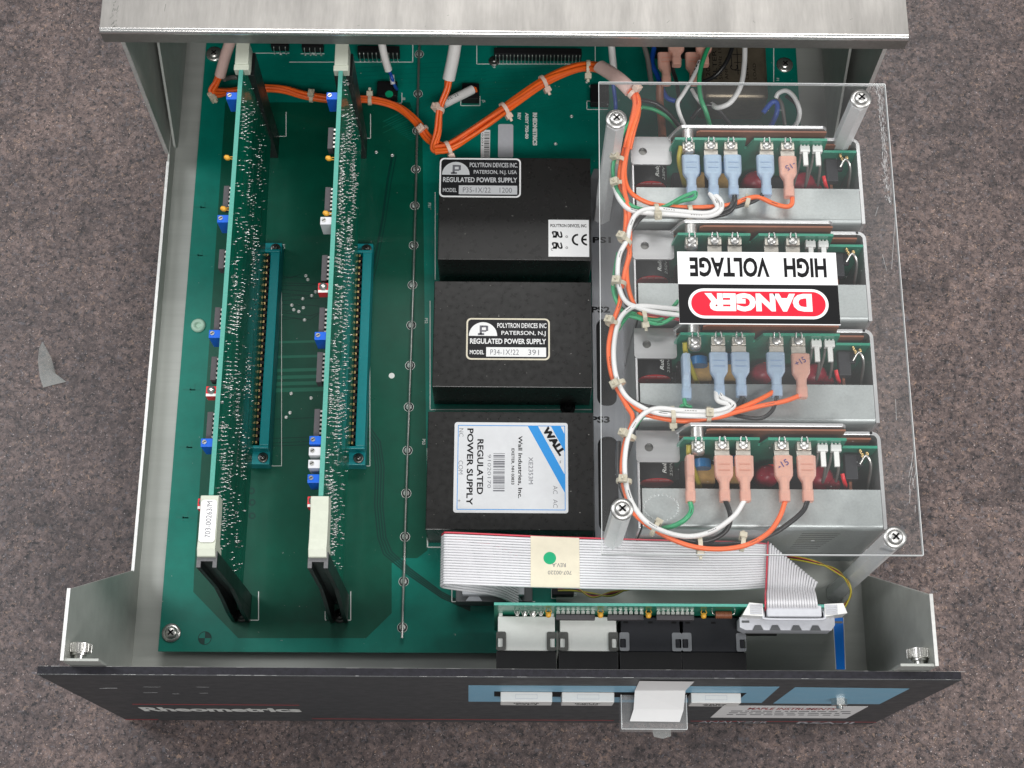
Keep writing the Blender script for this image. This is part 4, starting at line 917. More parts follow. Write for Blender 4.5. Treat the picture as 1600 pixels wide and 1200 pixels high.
def tie(par, u, v, z, ang, r=3.6, m='tie', head=None, w=1.3):
    c = at(u, v, z); a = math.radians(ang); d = Vector((math.cos(a), math.sin(a), 0)); s = Vector((-math.sin(a), math.cos(a), 0)); Z = Vector((0, 0, 1)); b = MB(); n = 20; vs = []
    for k in range(n):
        q = 2 * math.pi * k / n; e = s * math.cos(q) * r + Z * math.sin(q) * r * .85
        n_ = (s * math.cos(q) + Z * math.sin(q)); vs += [c + e - d * w, c + e + d * w, c + e + n_ * .7 + d * w, c + e + n_ * .7 - d * w]
    fs = []
    for k in range(n):
        j = (k + 1) % n
        for q in range(4): fs.append((4 * k + q, 4 * k + (q + 1) % 4, 4 * j + (q + 1) % 4, 4 * j + q))
    b.add(vs, fs, 0)
    h = math.radians(head if head is not None else random.uniform(20, 120)); o = s * math.cos(h) + Z * math.sin(h)
    b.obb(c + o * (r + 1.6), d * 2.1, s * math.sin(h) * 2.4 - Z * math.cos(h) * 2.4, o * 1.7)
    b.obb(c + o * (r + 4.0), d * .9, s * math.sin(h) * .6 - Z * math.cos(h) * .6, o * 1.3)
    return b.build('cable_tie', m, par, bevel=.4)
# supply farthest back
for u, m in ((1079, 'spblue'), (1113, 'spblue'), (1144, 'spblue'), (1195, 'spblue')): spade(hs, u, 244, m)
spade(hs, 1230, 246, 'sppink', txt='-15', flip=True)
wire(hs, [(1001, 168, -16), (975, 205, -16), (961, 245, -20), (958, 272, -22), (966, 300), (985, 320), (1012, 328, -23), (1040, 322, -22), (1062, 310, -19), (1078, 303, -18), (1087, 301, -18), (1084, 310, -18), (1066, 314, -20), (1045, 322, -25)], WG, 1.2)
wire(hs, [(960, 292, -22), (968, 312), (984, 328, -20), (1012, 333, -19), (1060, 336, -18), (1105, 338, -18), (1125, 330, -18), (1127, 315, -18), (1115, 302, -19)], WW)
wire(hs, [(1109, 302, -19), (1118, 316, -17), (1120, 326, -17), (1103, 333, -17), (1060, 330, -17), (1018, 326, -18), (995, 334, -18), (985, 352, -18), (980, 374, -18), (968, 398, -18), (965, 425, -18), (967, 447, -18), (977, 470, -18), (995, 480, -18), (1020, 487, -18), (1075, 494, -19)], WW)
wire(hs, [(1148, 303, -19), (1146, 315, -19), (1135, 327, -21), (1100, 331, -23), (1040, 326, -23), (1010, 333, -24), (985, 362, -23), (972, 398, -22), (964, 425, -21), (972, 455, -21), (982, 478, -20), (1005, 486, -22), (1060, 488, -23)], WK)
wire(hs, [(1147, 303, -20), (1149, 318, -20), (1138, 332, -22), (1112, 338, -23), (1080, 334, -24), (1040, 330, -24)], WK, 1.3)
wire(hs, [(1192, 303, -19), (1184, 311, -21), (1165, 319, -22), (1130, 326, -23), (1080, 325, -25), (1030, 324, -25)], WK, 1.3)
wire(hs, [(1238, 307, -20), (1237, 319, -21), (1228, 323, -21), (1208, 318, -21), (1185, 308, -20), (1165, 311, -20), (1140, 320, -21), (1090, 324, -22), (1040, 322, -23), (1010, 316, -22), (985, 300, -20), (976, 275, -19), (979, 240, -17), (987, 205, -15), (996, 165, -13)], WO)
for dz, du, m in ((-18, 0, 'orange2'), (-22, 5, WO)):
    wire(hs, [(997 - du, 165, dz + 5), (985 - du, 215, dz + 3), (974 - du, 265, dz), (975 - du, 295, dz), (983 - du, 330, dz - 3), (984 - du, 360, dz - 4), (983 - du, 395, dz - 4), (976, 425 + du, dz - 3), (971 + du, 450, dz - 3), (968 + du, 475, dz - 3), (958 + du, 505, dz - 2), (951 + du * .4, 545, dz - 2), (957, 590 + du, dz - 3), (978, 632 + du, dz - 2), (989, 655, dz - 3), (977 - du, 690, dz - 2), (972 - du, 730, dz - 2), (976 - du, 765, dz - 2), (992 - du, 803, dz - 1), (1030 - du, 832, dz - 1), (1075, 852 + du * .3, dz - 1), (1120, 858, dz - 1), (1165, 852, dz - 1), (1200, 833, dz), (1218, 808, dz), (1227, 783, -20)] if du == 0 else [(997 - du, 165, dz + 5), (985 - du, 215, dz + 3), (974 - du, 265, dz), (975 - du, 295, dz), (983 - du, 330, dz - 1), (982 - du, 370, dz), (984, 395, dz), (979, 420, dz), (983, 455, dz), (995, 483, dz), (1015, 494, dz - 1), (1070, 497, dz - 2)], m)
wire(hs, [(966, 395, -24), (960, 430, -24), (958, 450, -23), (963, 470, -22), (976, 490, -22), (1000, 498, -22), (1025, 506, -21), (1045, 500, -20), (1066, 482, -20), (1075, 465, -20)], WG, 1.2)
wire(hs, [(958, 440, -26), (968, 478, -24), (990, 492, -23), (1025, 500, -22), (1040, 492, -22), (1060, 470, -22)], WG, 1.2)
wire(hs, [(1075, 503, -21), (1045, 495, -21), (1010, 490, -21)], 'darkred', 1.2)
# supply under the danger sign
for u, m in ((1118, 'spblue'), (1149, 'spblue'), (1203, 'spblue'), (1240, 'sppink')): spade(hs, u, 398, m)
# third supply
wire(hs, [(1078, 485, -18), (1040, 481, -18), (1000, 478, -18), (980, 485, -18), (966, 505, -18), (959, 545, -18), (962, 585, -18), (975, 615, -18), (995, 632, -18), (1025, 645, -18), (1060, 649, -18), (1105, 650, -18), (1130, 645, -18), (1146, 635, -17), (1142, 628, -17), (1128, 620, -18), (1125, 612, -19)], WW)
wire(hs, [(1119, 612, -19), (1122, 626, -17), (1140, 632, -16), (1132, 639, -16), (1105, 643, -17), (1060, 641, -17), (1030, 638, -17), (1008, 645, -17), (990, 665, -17), (980, 690, -17), (976, 725, -17), (979, 760, -17), (990, 790, -17), (1012, 817, -17), (1045, 833, -17), (1080, 838, -17), (1115, 829, -18), (1147, 806, -18), (1163, 782, -19)], WW)
wire(hs, [(1010, 485, -23), (985, 490, -22), (963, 520, -21), (955, 550, -21), (958, 585, -21), (968, 610, -21), (985, 632, -22), (1005, 645, -24), (1040, 655, -24)], WG, 1.2)
wire(hs, [(1062, 640, -24), (1036, 640, -24), (1008, 648, -24), (990, 668, -22)], WG, 1.2)
wire(hs, [(970, 612, -25), (995, 630, -23), (1020, 637, -22), (1060, 641, -22), (1110, 646, -22), (1142, 640, -21), (1158, 626, -20), (1158, 612, -19)], WK)
wire(hs, [(1120, 648, -24), (1150, 645, -23), (1163, 632, -21), (1158, 612, -20)], WK, 1.3)
wire(hs, [(1140, 646, -23), (1165, 652, -21), (1190, 653, -20), (1206, 642, -20), (1213, 625, -19), (1214, 610, -19)], WK, 1.2)
wire(hs, [(1209, 612, -19), (1185, 625, -19), (1150, 640, -20), (1110, 653, -20), (1070, 658, -21), (1030, 653, -21), (1005, 645, -20), (985, 628, -20), (968, 605, -22), (958, 580, -23)], WO)
wire(hs, [(1252, 617, -19), (1225, 627, -19), (1190, 634, -19), (1150, 644, -19), (1120, 652, -19), (1070, 655, -22), (1030, 650, -22)], 'orange2')
spade(hs, 1071, 556, 'spblue', edge=True, z=-22)
for u in (1122, 1156, 1211): spade(hs, u, 552, 'spblue')
spade(hs, 1250, 554, 'sppink', txt='+15')
wire(hs, [(1069, 622, -22), (1071, 632, -21), (1080, 637, -22), (1066, 634, -22), (1064, 640, -23)], WG, 1.2)
b = MB(); b.tube(px([(1070, 535, -20), (1072, 552, -24), (1084, 585, -34), (1090, 600, -45)]), 1.5, n=8); b.build('wire', 'wyel', hs)
b = MB(); b.tube(px([(1076, 695, -20), (1077, 714, -24), (1088, 745, -34), (1093, 760, -45)]), 1.5, n=8); b.build('wire', 'wyel', hs)
b = MB(); b.tube(px([(1064, 228, -20), (1061, 250, -24), (1066, 275, -34), (1070, 290, -45)]), 1.5, n=8); b.build('wire', 'wyel', hs)
# frontmost supply
spade(hs, 1077, 714, 'sppink', edge=True, z=-22)
for u, tx in ((1130, None), (1162, None), (1223, '-15'), (1259, None)): spade(hs, u, 713, 'sppink', txt=tx)
wire(hs, [(1078, 783, -22), (1080, 798, -21), (1070, 812, -22), (1052, 822, -25), (1035, 826, -27)], WG)
wire(hs, [(967, 690, -24), (966, 730, -23), (972, 765, -22), (988, 795, -21), (1010, 816, -20), (1045, 834, -22), (1085, 846, -24), (1115, 842, -24), (1136, 827, -22), (1141, 805, -20), (1133, 781, -19)], WK)
wire(hs, [(1262, 782, -19), (1255, 798, -20), (1235, 816, -21), (1205, 835, -23), (1165, 848, -24), (1110, 850, -25), (1060, 845, -25), (1020, 826, -24)], WK)
for u, v, z, a, r, h in ((1026, 330, -20, 5, 4.0, -40 + 180), (1078, 332, -20, 2, 4.0, 220), (1168, 316, -21, 165, 2.6, 215), (976, 376, -20, 60, 3.8, 60), (967, 443, -20, 80, 3.8, 70), (958, 506, -20, 70, 4, 60), (1006, 492, -21, 10, 4.2, 200), (966, 600, -20, 115, 3.8, 60), (1051, 648, -20, 5, 4.4, 215), (1107, 648, -20, 0, 4, 95), (982, 682, -20, 70, 3.8, 50), (975, 752, -20, 85, 3.8, 80), (1023, 826, -21, 150, 4, 215), (1093, 848, -22, 5, 4, 200), (1160, 850, -22, 170, 3.6, 200), (968, 250, -19, 75, 3.6, 50), (966, 288, -20, 95, 3.6, 60)):
    tie(hs, u, v, z, a, r, head=h)
# ------------------------------------------------------------------ orange signal harness
oh = thing('orange_harness', 'bundle of orange wires held by clear ties, running behind the cards to the shield', 'wiring', (-20, 380, -110))
def bundle(par, pts, n, r, spread, m='orange', seed=1):
    rr = random.Random(seed); P_ = [at(*p) for p in pts]
    for k in range(n):
        ph = 2 * math.pi * k / n + rr.uniform(-.3, .3); Q = []
        for i, p in enumerate(P_):
            d = (P_[min(i + 1, len(P_) - 1)] - P_[max(i - 1, 0)]).normalized(); s = Vector((-d.y, d.x, 0)).normalized(); a = ph + i * .35 + rr.uniform(-.25, .25); sp = spread * rr.uniform(.85, 1.1)
            Q.append(p + s * math.cos(a) * sp + Vector((0, 0, 1)) * (math.sin(a) * sp * .8))
        b = MB(); b.tube(Q, r, n=8, sub=7); b.build('wire', 'orange2' if k % 3 == 1 else m, par)
bundle(oh, [(333, 142, -98), (360, 144, -104), (400, 138, -106), (440, 139, -106), (480, 150, -106), (530, 156, -106), (578, 156, -105), (620, 166, -104), (650, 190, -102), (668, 215, -100), (690, 228, -96), (712, 226, -92)], 5, 1.15, 1.9, seed=3)
bundle(oh, [(701, 118, -72), (698, 140, -78), (688, 170, -84), (684, 205, -90), (678, 232, -94), (690, 234, -93), (712, 226, -90)], 4, 1.2, 1.7, seed=5)
bundle(oh, [(680, 234, -93), (702, 229, -90), (735, 208, -84), (775, 180, -76), (810, 155, -66), (850, 128, -54), (890, 110, -44), (920, 104, -36), (945, 109, -26), (968, 125, -18)], 7, 1.3, 2.5, seed=7)
bundle(oh, [(968, 125, -18), (986, 142, -14), (994, 155, -13), (994, 175, -14), (987, 205, -15), (980, 232, -17)], 4, 1.3, 1.7, seed=9)
b = MB(); b.tube([at(937, 104, -30), at(955, 115, -23), at(972, 128, -17), at(986, 142, -14)], 4.6, n=14, flat=.75); b.build('tape_wrap', 'pinktape', oh, bevel=0)
b = MB(); b.tube([at(362, 60, -62), at(353, 85, -74), at(344, 118, -88)], 3.7, n=14); b.build('sleeve', 'pinktape', oh)
bundle(oh, [(345, 112, -87), (338, 128, -92), (331, 143, -96), (338, 148, -98), (352, 146, -102)], 4, 1.15, 1.6, seed=11)
b = MB(); b.tube([at(714, 50, -50), at(709, 85, -60), at(701, 124, -72)], 4.1, n=16); b.build('sleeve', 'sleevew', oh)
b = MB(); e0, e1 = at(692, 163, -97), at(738, 140, -104); b.cyl(e0, e1, 3.1, n=16); sv = b.build('marker_sleeve', 'sleevew', oh, bevel=.3)
d = (e1 - e0).normalized(); s = Vector((-d.y, d.x, 0)).normalized(); up = s.cross(d); up = up if up.z > 0 else -up
b = MB(); b.text('RL 22', e0 + d * 3.5 - s * .9 + up * 3.15, d, s, 1.9, 9, 0, .0, lift=.02); b.build('lettering', 'grayink', sv)
b = MB(); b.tube([e1 - d, e1 + d * 2 + Vector((0, 0, .5)), e1 + d * 3.4 + Vector((0, -1, -3))], 1.1, n=8); b.build('wire', 'orange', oh)
b = MB(); b.tube(px([(350, 124, -100), (362, 121, -104), (385, 121, -106)]), 1.7, n=8); b.build('wire', 'wgray', oh)
for u, v, z, a, r, h, m in ((487, 152, -106, -8, 2.9, 80, 'tie'), (578, 156, -105, 0, 3.1, 40, 'tie'), (661, 203, -101, -52, 3.1, 110, 'tiepink'), (686, 172, -84, 75, 3.0, 60, 'tiepink'), (700, 231, -91, 25, 4.1, 215, 'tiepink'), (788, 170, -72, 35, 4.0, 200, 'tiepink'), (849, 128, -54, 30, 4.0, 200, 'tiepink'), (919, 105, -36, 0, 4.0, 200, 'tie'), (990, 146, -13, -50, 3.4, 60, 'tiepink'), (329, 149, -97, 40, 2.0, 175, 'tie')):
    tie(oh, u, v, z, a, r, m, h)
# ------------------------------------------------------------------ single wires at the back
def lone(pts, z, m, r, lb, name='loose_wire', sleeve=None):
    b = MB(); b.tube(px(pts, z), r, n=9, sub=7); o = b.build(name, m); tag(o, lb, 'wire'); return o
t = thing('blue_lead', 'thin blue lead plugged into the black socket with a green dot', 'wire', (at(610, 110, -90)))
b = MB(); b.tube(px([(594, 55, -70), (600, 85, -80), (607, 110, -90)]), 2.6, n=12); b.build('sleeve', 'sleevew', t)
b = MB(); b.tube(px([(606, 108, -90), (611, 117, -96), (613, 124, -98), (617, 134, -104), (620, 139, -110)]), 1.2, n=8); b.build('wire', 'wblue', t)
b = MB(); b.tube(px([(612, 117, -97), (613, 124, -99), (614, 131, -101)]), 1.7, n=8); b.build('marker_sleeve', 'idc', t)
t = thing('blue_lead', 'blue lead with a white sleeve passing under the left back corner of the clear shield', 'wire', (at(960, 130, -90)))
b = MB(); b.tube(px([(954, 55, -80), (957, 90, -86), (961, 128, -92)]), 2.4, n=12); b.build('sleeve', 'sleevew', t)
b = MB(); b.tube(px([(957, 125, -92), (960, 145, -96), (962, 166, -100), (960, 180, -108)]), 1.4, n=8); b.build('wire', 'wblue', t)
ph = 'push-on connectors at the back'
for u, v, lb in ((1040, 84, 'pink push-on connector with a brown lead, the one nearer the orange harness'), (1083, 84, 'pink push-on connector nearer the metal line filter can')):
    t = thing('push_on_connector', lb, 'connector', at(u, v, -70), ph); spade(t, u, v, 'sppink', z=-62, ln=.85, parentname='sleeve')
    spade(t, u + 16, v - 24, 'sppink', z=-52, ln=.75, parentname='sleeve')
    b = MB()
    if u < 1060: b.tube(px([(1031, 130, -66), (1031, 160, -72), (1034, 195, -74), (1035, 215, -70)]), 2.6, n=10)
    else: b.tube(px([(1092, 130, -66), (1096, 150, -72), (1098, 165, -80)]), 1.6, n=10)
    b.build('lead', 'brown' if u < 1060 else 'wgray', t)
lone([(1022, 75), (1019, 98), (1028, 120), (1040, 150), (1055, 158)], -80, 'wblue', 1.7, 'blue wire curving beneath the pink connector beside the black block')
lone([(1006, 70), (1012, 92), (1016, 120), (1018, 132)], -72, 'wgray', 1.7, 'grey brown wire standing just left of the pink connectors')
lone([(1050, 97), (1052, 112), (1057, 128), (1062, 160)], -56, 'wblack', 1.3, 'short black wire hanging out of the first pink connector')
t = lone([(1093, 96, -48), (1083, 120, -44), (1067, 147, -42), (1059, 160, -42), (1061, 175, -46), (1070, 198, -52)], -44, 'wwhite', 1.35, 'white wire with black printed marks dropping out of the second pink connector')
b = MB()
for k in range(9): q = at(1091 - k * 2.9, 99 + k * 5.4, -45.5); b.obb(q + Vector((0, 0, 1.15)), Vector((-.35, -.8, 0)), Vector((.25, -.1, 0)), (0, 0, .2))
b.build('printed_marks', 'ink', t)
lone([(1081, 140, -70), (1088, 152, -68), (1097, 164, -70)], -68, 'wwhite', 1.3, 'short white wire bent just below the second pink connector')
lone([(1112, 62, -50), (1100, 90, -46), (1093, 118, -46), (1094, 150, -48), (1103, 175, -52), (1110, 200, -60)], -46, 'wgreen', 1.5, 'pale green wire arching down in front of the metal filter can')
lone([(1148, 62, -52), (1136, 95, -52), (1118, 118, -56), (1098, 128, -62)], -52, 'wblack', 1.4, 'black wire crossing the printed top of the filter can diagonally')
lone([(1164, 55, -46), (1163, 100, -44), (1157, 135, -44), (1141, 160, -46), (1122, 168, -50), (1112, 163, -56)], -46, 'wwhite', 1.7, 'thick white wire making a wide hook over the filter can')
lone([(1000, 156, -60), (1025, 162, -60), (1045, 178, -64), (1062, 198, -70)], -60, 'wblack', 1.5, 'black wire sloping from the orange harness down behind the farthest supply')
lone([(1003, 167, -62), (1024, 172, -62), (1045, 185, -66), (1058, 200, -72)], -60, 'wgreen', 1.3, 'dark green wire lying just below the sloping black wire')
lone([(1081, 186, -60), (1092, 172, -56), (1106, 164, -54), (1122, 172, -56), (1140, 194, -64)], -56, 'wblack', 1.5, 'black wire arched like a hump behind the farthest supply')
lone([(1212, 153, -60), (1217, 145, -58), (1229, 142, -56), (1241, 152, -56), (1249, 172, -58), (1247, 188, -62), (1240, 200, -66)], -58, 'wwhite', 1.5, 'white wire looping over the right back corner behind the supplies')
lone([(1213, 150, -66), (1222, 165, -66), (1226, 195, -72)], -66, 'wgray', 1.3, 'grey wire inside the white loop behind the farthest supply')
lone([(1192, 176, -66), (1206, 160, -64), (1214, 162, -64), (1213, 178, -66), (1204, 198, -72)], -64, 'wblue', 1.7, 'thick blue wire bunched left of the white loop behind the supplies')
lone([(1228, 150, -61), (1243, 162, -60), (1249, 180, -61)], -60, 'wblack', 1.2, 'thin black wire twisted along the white loop behind the supplies')
# ------------------------------------------------------------------ display board behind the panel
za = -30; qa = at(772, 941, za); qb = at(1308, 946, za); yd = qa.y - .9
db = thing('display_board', 'narrow green display board standing behind the switch modules', 'circuit board', ((qa.x + qb.x) / 2, yd, -112))
b = MB(); b.box(qa.x, qb.x, yd - .8, yd + .8, -112, za); b.build('board', 'pcb2', db)
b = MB(); b.box(qa.x + .05, qb.x - .05, yd - .75, yd + .75, za + .02, za + .2); b.build('board_edge', 'cardedge', db)
for u0, u1, n in ((869, 930, 8), (950, 1006, 7), (1026, 1085, 8)):
    xa = at(u0, 950, -42).x; xb = at(u1, 950, -42).x; b = MB(); b.box(xa, xb, yd - 5.6, yd - 2.9, -49, -44.5); nw = b.build('resistor_network', 'ic', db, bevel=.2)
    b = MB()
    for i in range(n): x = xa + 1.2 + (xb - xa - 2.4) * i / (n - 1); b.prism([(x - 1, yd - 2.8), (x + 1, yd - 2.8), (x + 1, yd - 1.4), (x + .3, yd - .82), (x - .3, yd - .82), (x - 1, yd - 1.4)], -43.9, -43.3)
    b.build('pins', 'tin', nw)
for u in (857, 938, 1013, 1099):
    x = at(u, 950, -42).x; b = MB(); b.lathe([(.3, -1.9), (1.5, -1), (1.7, 0), (1.2, 1.4), (.2, 1.7)], (x, yd - 3.6, -42), (0, -1, .2), 12); b.tube([(x - 1, yd - .9, -41), (x - 1.6, yd - 2.2, -40.6), (x - .5, yd - 2.8, -41)], .28, n=5); b.tube([(x + 1, yd - .9, -41), (x + 1.6, yd - 2.2, -40.6), (x + .5, yd - 2.8, -41)], .28, n=5); b.build('capacitor', 'amber', db)
for u, r in ((808, 1), (820, 1.3), (833, 1.7), (845, 1)):
    x = at(u, 950, -42).x; b = MB(); b.tube([(x - 1.1 * r, yd - .9, -41), (x - 1.4 * r, yd - 2.6, -40.6), (x, yd - 3.4 - r, -40.8), (x + 1.4 * r, yd - 2.6, -40.6), (x + 1.1 * r, yd - .9, -41)], .32, n=5); b.lathe([(r, 0), (r, 2.2), (r * .6, 2.8), (.01, 2.9)], (x, yd - 2, -42), (0, -1, 0), 12); b.build('diode', 'tin', db)
x = at(1130, 951, -42).x; b = MB(); b.cyl((x - 4.5, yd - 3, -42), (x + 4.5, yd - 3, -42), 2, n=12)
for k in range(8): b.lathe([(2.15, -.35), (2.3, 0), (2.15, .35)], (x - 4 + k * 1.15, yd - 3, -42), (1, 0, 0), 12)
ch_ = b.build('choke', 'brown', db)
b = MB()
for s in (-1, 1): b.tube([(x + s * 4.5, yd - 3, -42), (x + s * 6, yd - 2.4, -41.4), (x + s * 6.4, yd - .9, -41.2)], .35, n=6)
b.build('leads', 'tin', ch_)
p0, p1 = at(1166, 987, -62), at(1213, 987, -62); b = MB(); b.cyl(p0, p1, 2.4, n=18); b.cyl(p1, p1 + Vector((3, 3, 0)), .4, n=6); b.build('metal_can', 'dsteel', db, bevel=.4)
b = MB(); b.cyl((p0.x + 10, yd - .9, -62), (p0.x + 10, p0.y + 2, -62), .4, n=6); b.build('lead', 'tin', db)
# ------------------------------------------------------------------ ribbon cable
rc = thing('ribbon_cable', 'flat grey ribbon cable with a red edge stripe and a cream tape label', 'ribbon cable', (50, 75, -60))
n = 20; b = MB(); br = MB()
for i in range(n):
    f = i / (n - 1); zt_ = -52.0
    yl = at(690, 832 + f * 79, zt_).y; p = [at(700, 832 + f * 79, zt_), at(760, 834.5 + f * 79, zt_), at(860, 839 + f * 78, zt_), at(1000, 843 + f * 77, zt_), at(1120, 846 + f * 75, zt_), ]
    xl_ = at(690, 870, zt_).x; yy = p[0].y
    lo = [(xl_ + 44, yy - 4, -96), (xl_ + 30, yy - 1, -80), (xl_ + 9, yy, -70), (xl_ + 1.0, yy, -63.5), (xl_ - .2, yy, -58), (xl_ + 1.6, yy, -53.4)]
    cu = 1200 + f * 74; cv = 848 + f * 62
    hi = [at(1120 + (cu - 1120) * .6, 846 + (f * 75) * .93 + 1, zt_ - .2), at(cu - 3, cv + 1.5, zt_ - .4), at(cu, cv, zt_ + .9), at(cu - .6, cv + 5, zt_ + 2.0), at(1197 + f * 74, 915 + f * 6, zt_ + 6), at(1196 + f * 77, 928, zt_ + 17), at(1196 + f * 79, 939, zt_ + 24.5), at(1196 + f * 80, 948, zt_ + 23.4), at(1196 + f * 80, 954, zt_ + 18)]
    (br if i == 0 else b).tube(lo + p + hi, .71 if i else .5, n=8, sub=4)
b.build('conductors', 'ribbon', rc); br.build('red_stripe', 'ribred', rc)
qa_ = [at(u, v, -51.2) for u, v in ((829, 837.5), (905, 840.5), (906, 918.5), (829, 917))]
b = MB(); b.prism([(q.x, q.y) for q in qa_], -51.35, -51.05); tp = b.build('tape_label', 'masking', rc)
b = MB(); q = at(859, 872, -51); disc(b, (q.x, q.y, -51.0), 3.6, n=28); b.build('green_dot', 'gdot', tp)
b = MB(); q = at(893, 892, -51); b.text('707-00220', (q.x, q.y, -51.03), LF, DN, 2.1, 13.4, 0, .0); q = at(884, 880, -51); b.text('REV.A', (q.x, q.y, -51.03), LF, DN, 2.2, 7.8, 0, .0); b.build('lettering', 'grayink', tp)
# connector at the board end
b = MB(); a = at(712, 940, -108); c = at(832, 912, -108); b.box(a.x, c.x, a.y, c.y, ZB + .2, -108); cn = b.build('board_connector', 'idcd', rc, bevel=.6)
b = MB(); b.box(a.x + 4, c.x - 5, a.y + 3.2, c.y, -107.9, -102); b.build('strain_relief', 'idc', cn, bevel=.5)
for xx in (a.x + 6, c.x - 16):
    b = MB(); b.prism([(xx, a.y + .3), (xx + 10, a.y + .3), (xx + 8, a.y + 3), (xx + 2, a.y + 3)], -107.95, -107); b.build('latch', 'idc', cn, bevel=.2)
# latch connector at the panel end
def X_(u): return at(u, 965, -35).x
y_hi = at(1230, 947, -35).y; y_md = at(1230, 967, -35).y; y_lo = at(1230, 984, -37).y
b = MB(); b.prism([(X_(1157), y_lo + 1.5), (X_(1166), y_lo), (X_(1300), y_lo), (X_(1306), y_lo + 3), (X_(1306), y_md + 1.4), (X_(1157), y_md + 1.4)], -50, -38.5); hd = b.build('latch_connector', 'idc', rc, bevel=.5)
b = MB(); b.box(X_(1196), X_(1281), y_md + .3, y_hi - .6, -43, -29); b.build('cable_clamp', 'idc', hd, bevel=.7)
b = MB(); b.tube([(X_(1193), y_hi, -35), (X_(1191), y_md + 1.0, -30.4), (X_(1194), y_md - .9, -30.2), (X_(1240), y_md - 1.2, -30.1), (X_(1282), y_md - .9, -30.2), (X_(1286), y_md + 1, -30.4), (X_(1284), y_hi, -35)], .65, n=8); b.build('wire_bail', 'idc', hd)
for s, (ua, ub) in ((-1, (1158, 1190)), (1, (1286, 1321))):
    xa, xb = X_(ua), X_(ub); xi, xo = (xb, xa) if s < 0 else (xa, xb)
    b = MB(); b.prism([(xo, y_md + (1.0 if s < 0 else 2.4)), (xi, y_md + .4), (xi, y_hi + .2), (xo + (4 if s < 0 else -2), y_hi + .8)], -42, -29.5); lt = b.build('latch', 'white', hd, bevel=.5)
    b = MB()
    for k in range(6): yk = y_md + 1.6 + k * .95; x0_ = min(xi, xi + s * 7) + (.4 if s > 0 else -.1); b.box(x0_, x0_ + 6.6, yk, yk + .5, -29.5, -28.9)
    b.build('grip_ribs', 'idc', lt)
    b = MB(); b.box(min(xi - s * .2, xi - s * 3.0), max(xi - s * .2, xi - s * 3.0), y_md + 1.2, y_md + 4.4, -46, -34.2); b.build('pivot_gap', 'black', hd)
    b = MB(); x0_ = xo if s < 0 else xo - 6; b.box(x0_ + .8, x0_ + 5, y_lo + 4, y_lo + 5.2, -38.5, -38.3); b.build('latch_slot', 'idcd', hd)
b = MB()
for u in (1185, 1212, 1245, 1275): x = X_(u); b.prism([(x - 3, y_lo - .05), (x + 3, y_lo - .05), (x + 1.6, y_lo + 2.6), (x - 1.6, y_lo + 2.6)], -38.45, -37.9)
b.build('key_ramps', 'idcd', hd)
# blue flexible strip, thin twisted wires
b = MB(); w_ = [at(u, v, z) for u, v, z in ((1301, 965, -78), (1318, 965, -78), (1321, 1046, -86), (1306, 1046, -86))]; b.add([*w_, *[p + Vector((0, 0, -.4)) for p in w_]], [(0, 3, 2, 1), (4, 5, 6, 7), (0, 1, 5, 4), (1, 2, 6, 5), (2, 3, 7, 6), (3, 0, 4, 7)])
o = b.build('flat_strip', 'bluestrip'); tag(o, 'glossy blue flat strip running from the panel back under the latch connector', 'flat cable')
b = MB()
for i, j in ((0, 3), (1, 2)): b.tube([w_[i] + Vector((0, 0, .1)), w_[j] + Vector((0, 0, .1))], .3, n=5)
b.build('pale_edge', 'acedge', o)
tw = thing('twisted_wires', 'thin yellow, red and black wires curling around the lower right standoff', 'wire', at(1300, 900, -75))
for k, m in enumerate(('wyel', 'darkred', 'wblack', 'wyel')):
    b = MB(); e = (k - 1.5) * 1.6; b.tube(px([(1190, 868 + e, -78), (1235, 871 + e, -74), (1275, 879 + e * .7, -70), (1308, 893 - e, -68), (1326, 912 + e, -68), (1329, 930 - e * .6, -66), (1318 + e, 948, -60), (1311 + e, 953, -58)]), .55, n=6); b.build('wire', m, tw)
tw = thing('twisted_wires', 'thin twisted yellow and red wires coming out from under the cream tape label', 'wire', at(930, 930, -100))
for k, m in enumerate(('wyel', 'darkred', 'wblack', 'wyel')):
    b = MB(); e = (k - 1.5) * 2; b.tube(px([(872, 921 + e * .5, -108), (898, 920 + e, -104), (925, 930 - e, -100), (955, 928 + e, -98), (985, 919 - e * .5, -94), (1010, 910 + e, -90)]), .6, n=6); b.build('wire', m, tw)
# ------------------------------------------------------------------ standoffs, clear shield, danger sign
ZA = 19.1
so = []
for (u, v), lb, zb_ in zip(((963, 187), (1345, 155), (972, 796), (1398, 840)), ('tall hex standoff at the left back corner of the shield', 'tall hex standoff at the right back corner of the shield', 'tall hex standoff at the left front corner of the shield', 'tall hex standoff at the right front corner of the shield'), (ZPL, -132, ZPL, -132)):
    c = at(u, v, ZA); t = thing('standoff', lb, 'standoff', (c.x, c.y, zb_), 'hex standoffs that carry the clear shield')
    b = MB(); b.cyl((c.x, c.y, zb_), (c.x, c.y, ZA - 3.1), 5.9, n=6, smooth=False, rot=math.radians(30)); b.build('post', 'standoff', t, bevel=.4)
    pan_screw(t, (c.x, c.y, ZA + .02), 4.2, washer=True); so.append(c)
q = [at(u, v, ZA) for u, v in ((936, 128), (1383, 131), (1443, 867), (941, 865))]
sh = thing('clear_shield', 'scratched clear acrylic safety shield standing on four hex standoffs over the supplies', 'shield', (140, 200, ZA - 3))
xa, xb = (q[0].x + q[3].x) / 2, (q[1].x + q[2].x) / 2; ya, yb = (q[2].y + q[3].y) / 2, (q[0].y + q[1].y) / 2
b = MB(); b.prism([(p.x, p.y) for p in q], ZA - 3, ZA); b.build('sheet', 'acrylic', sh)
b = MB()
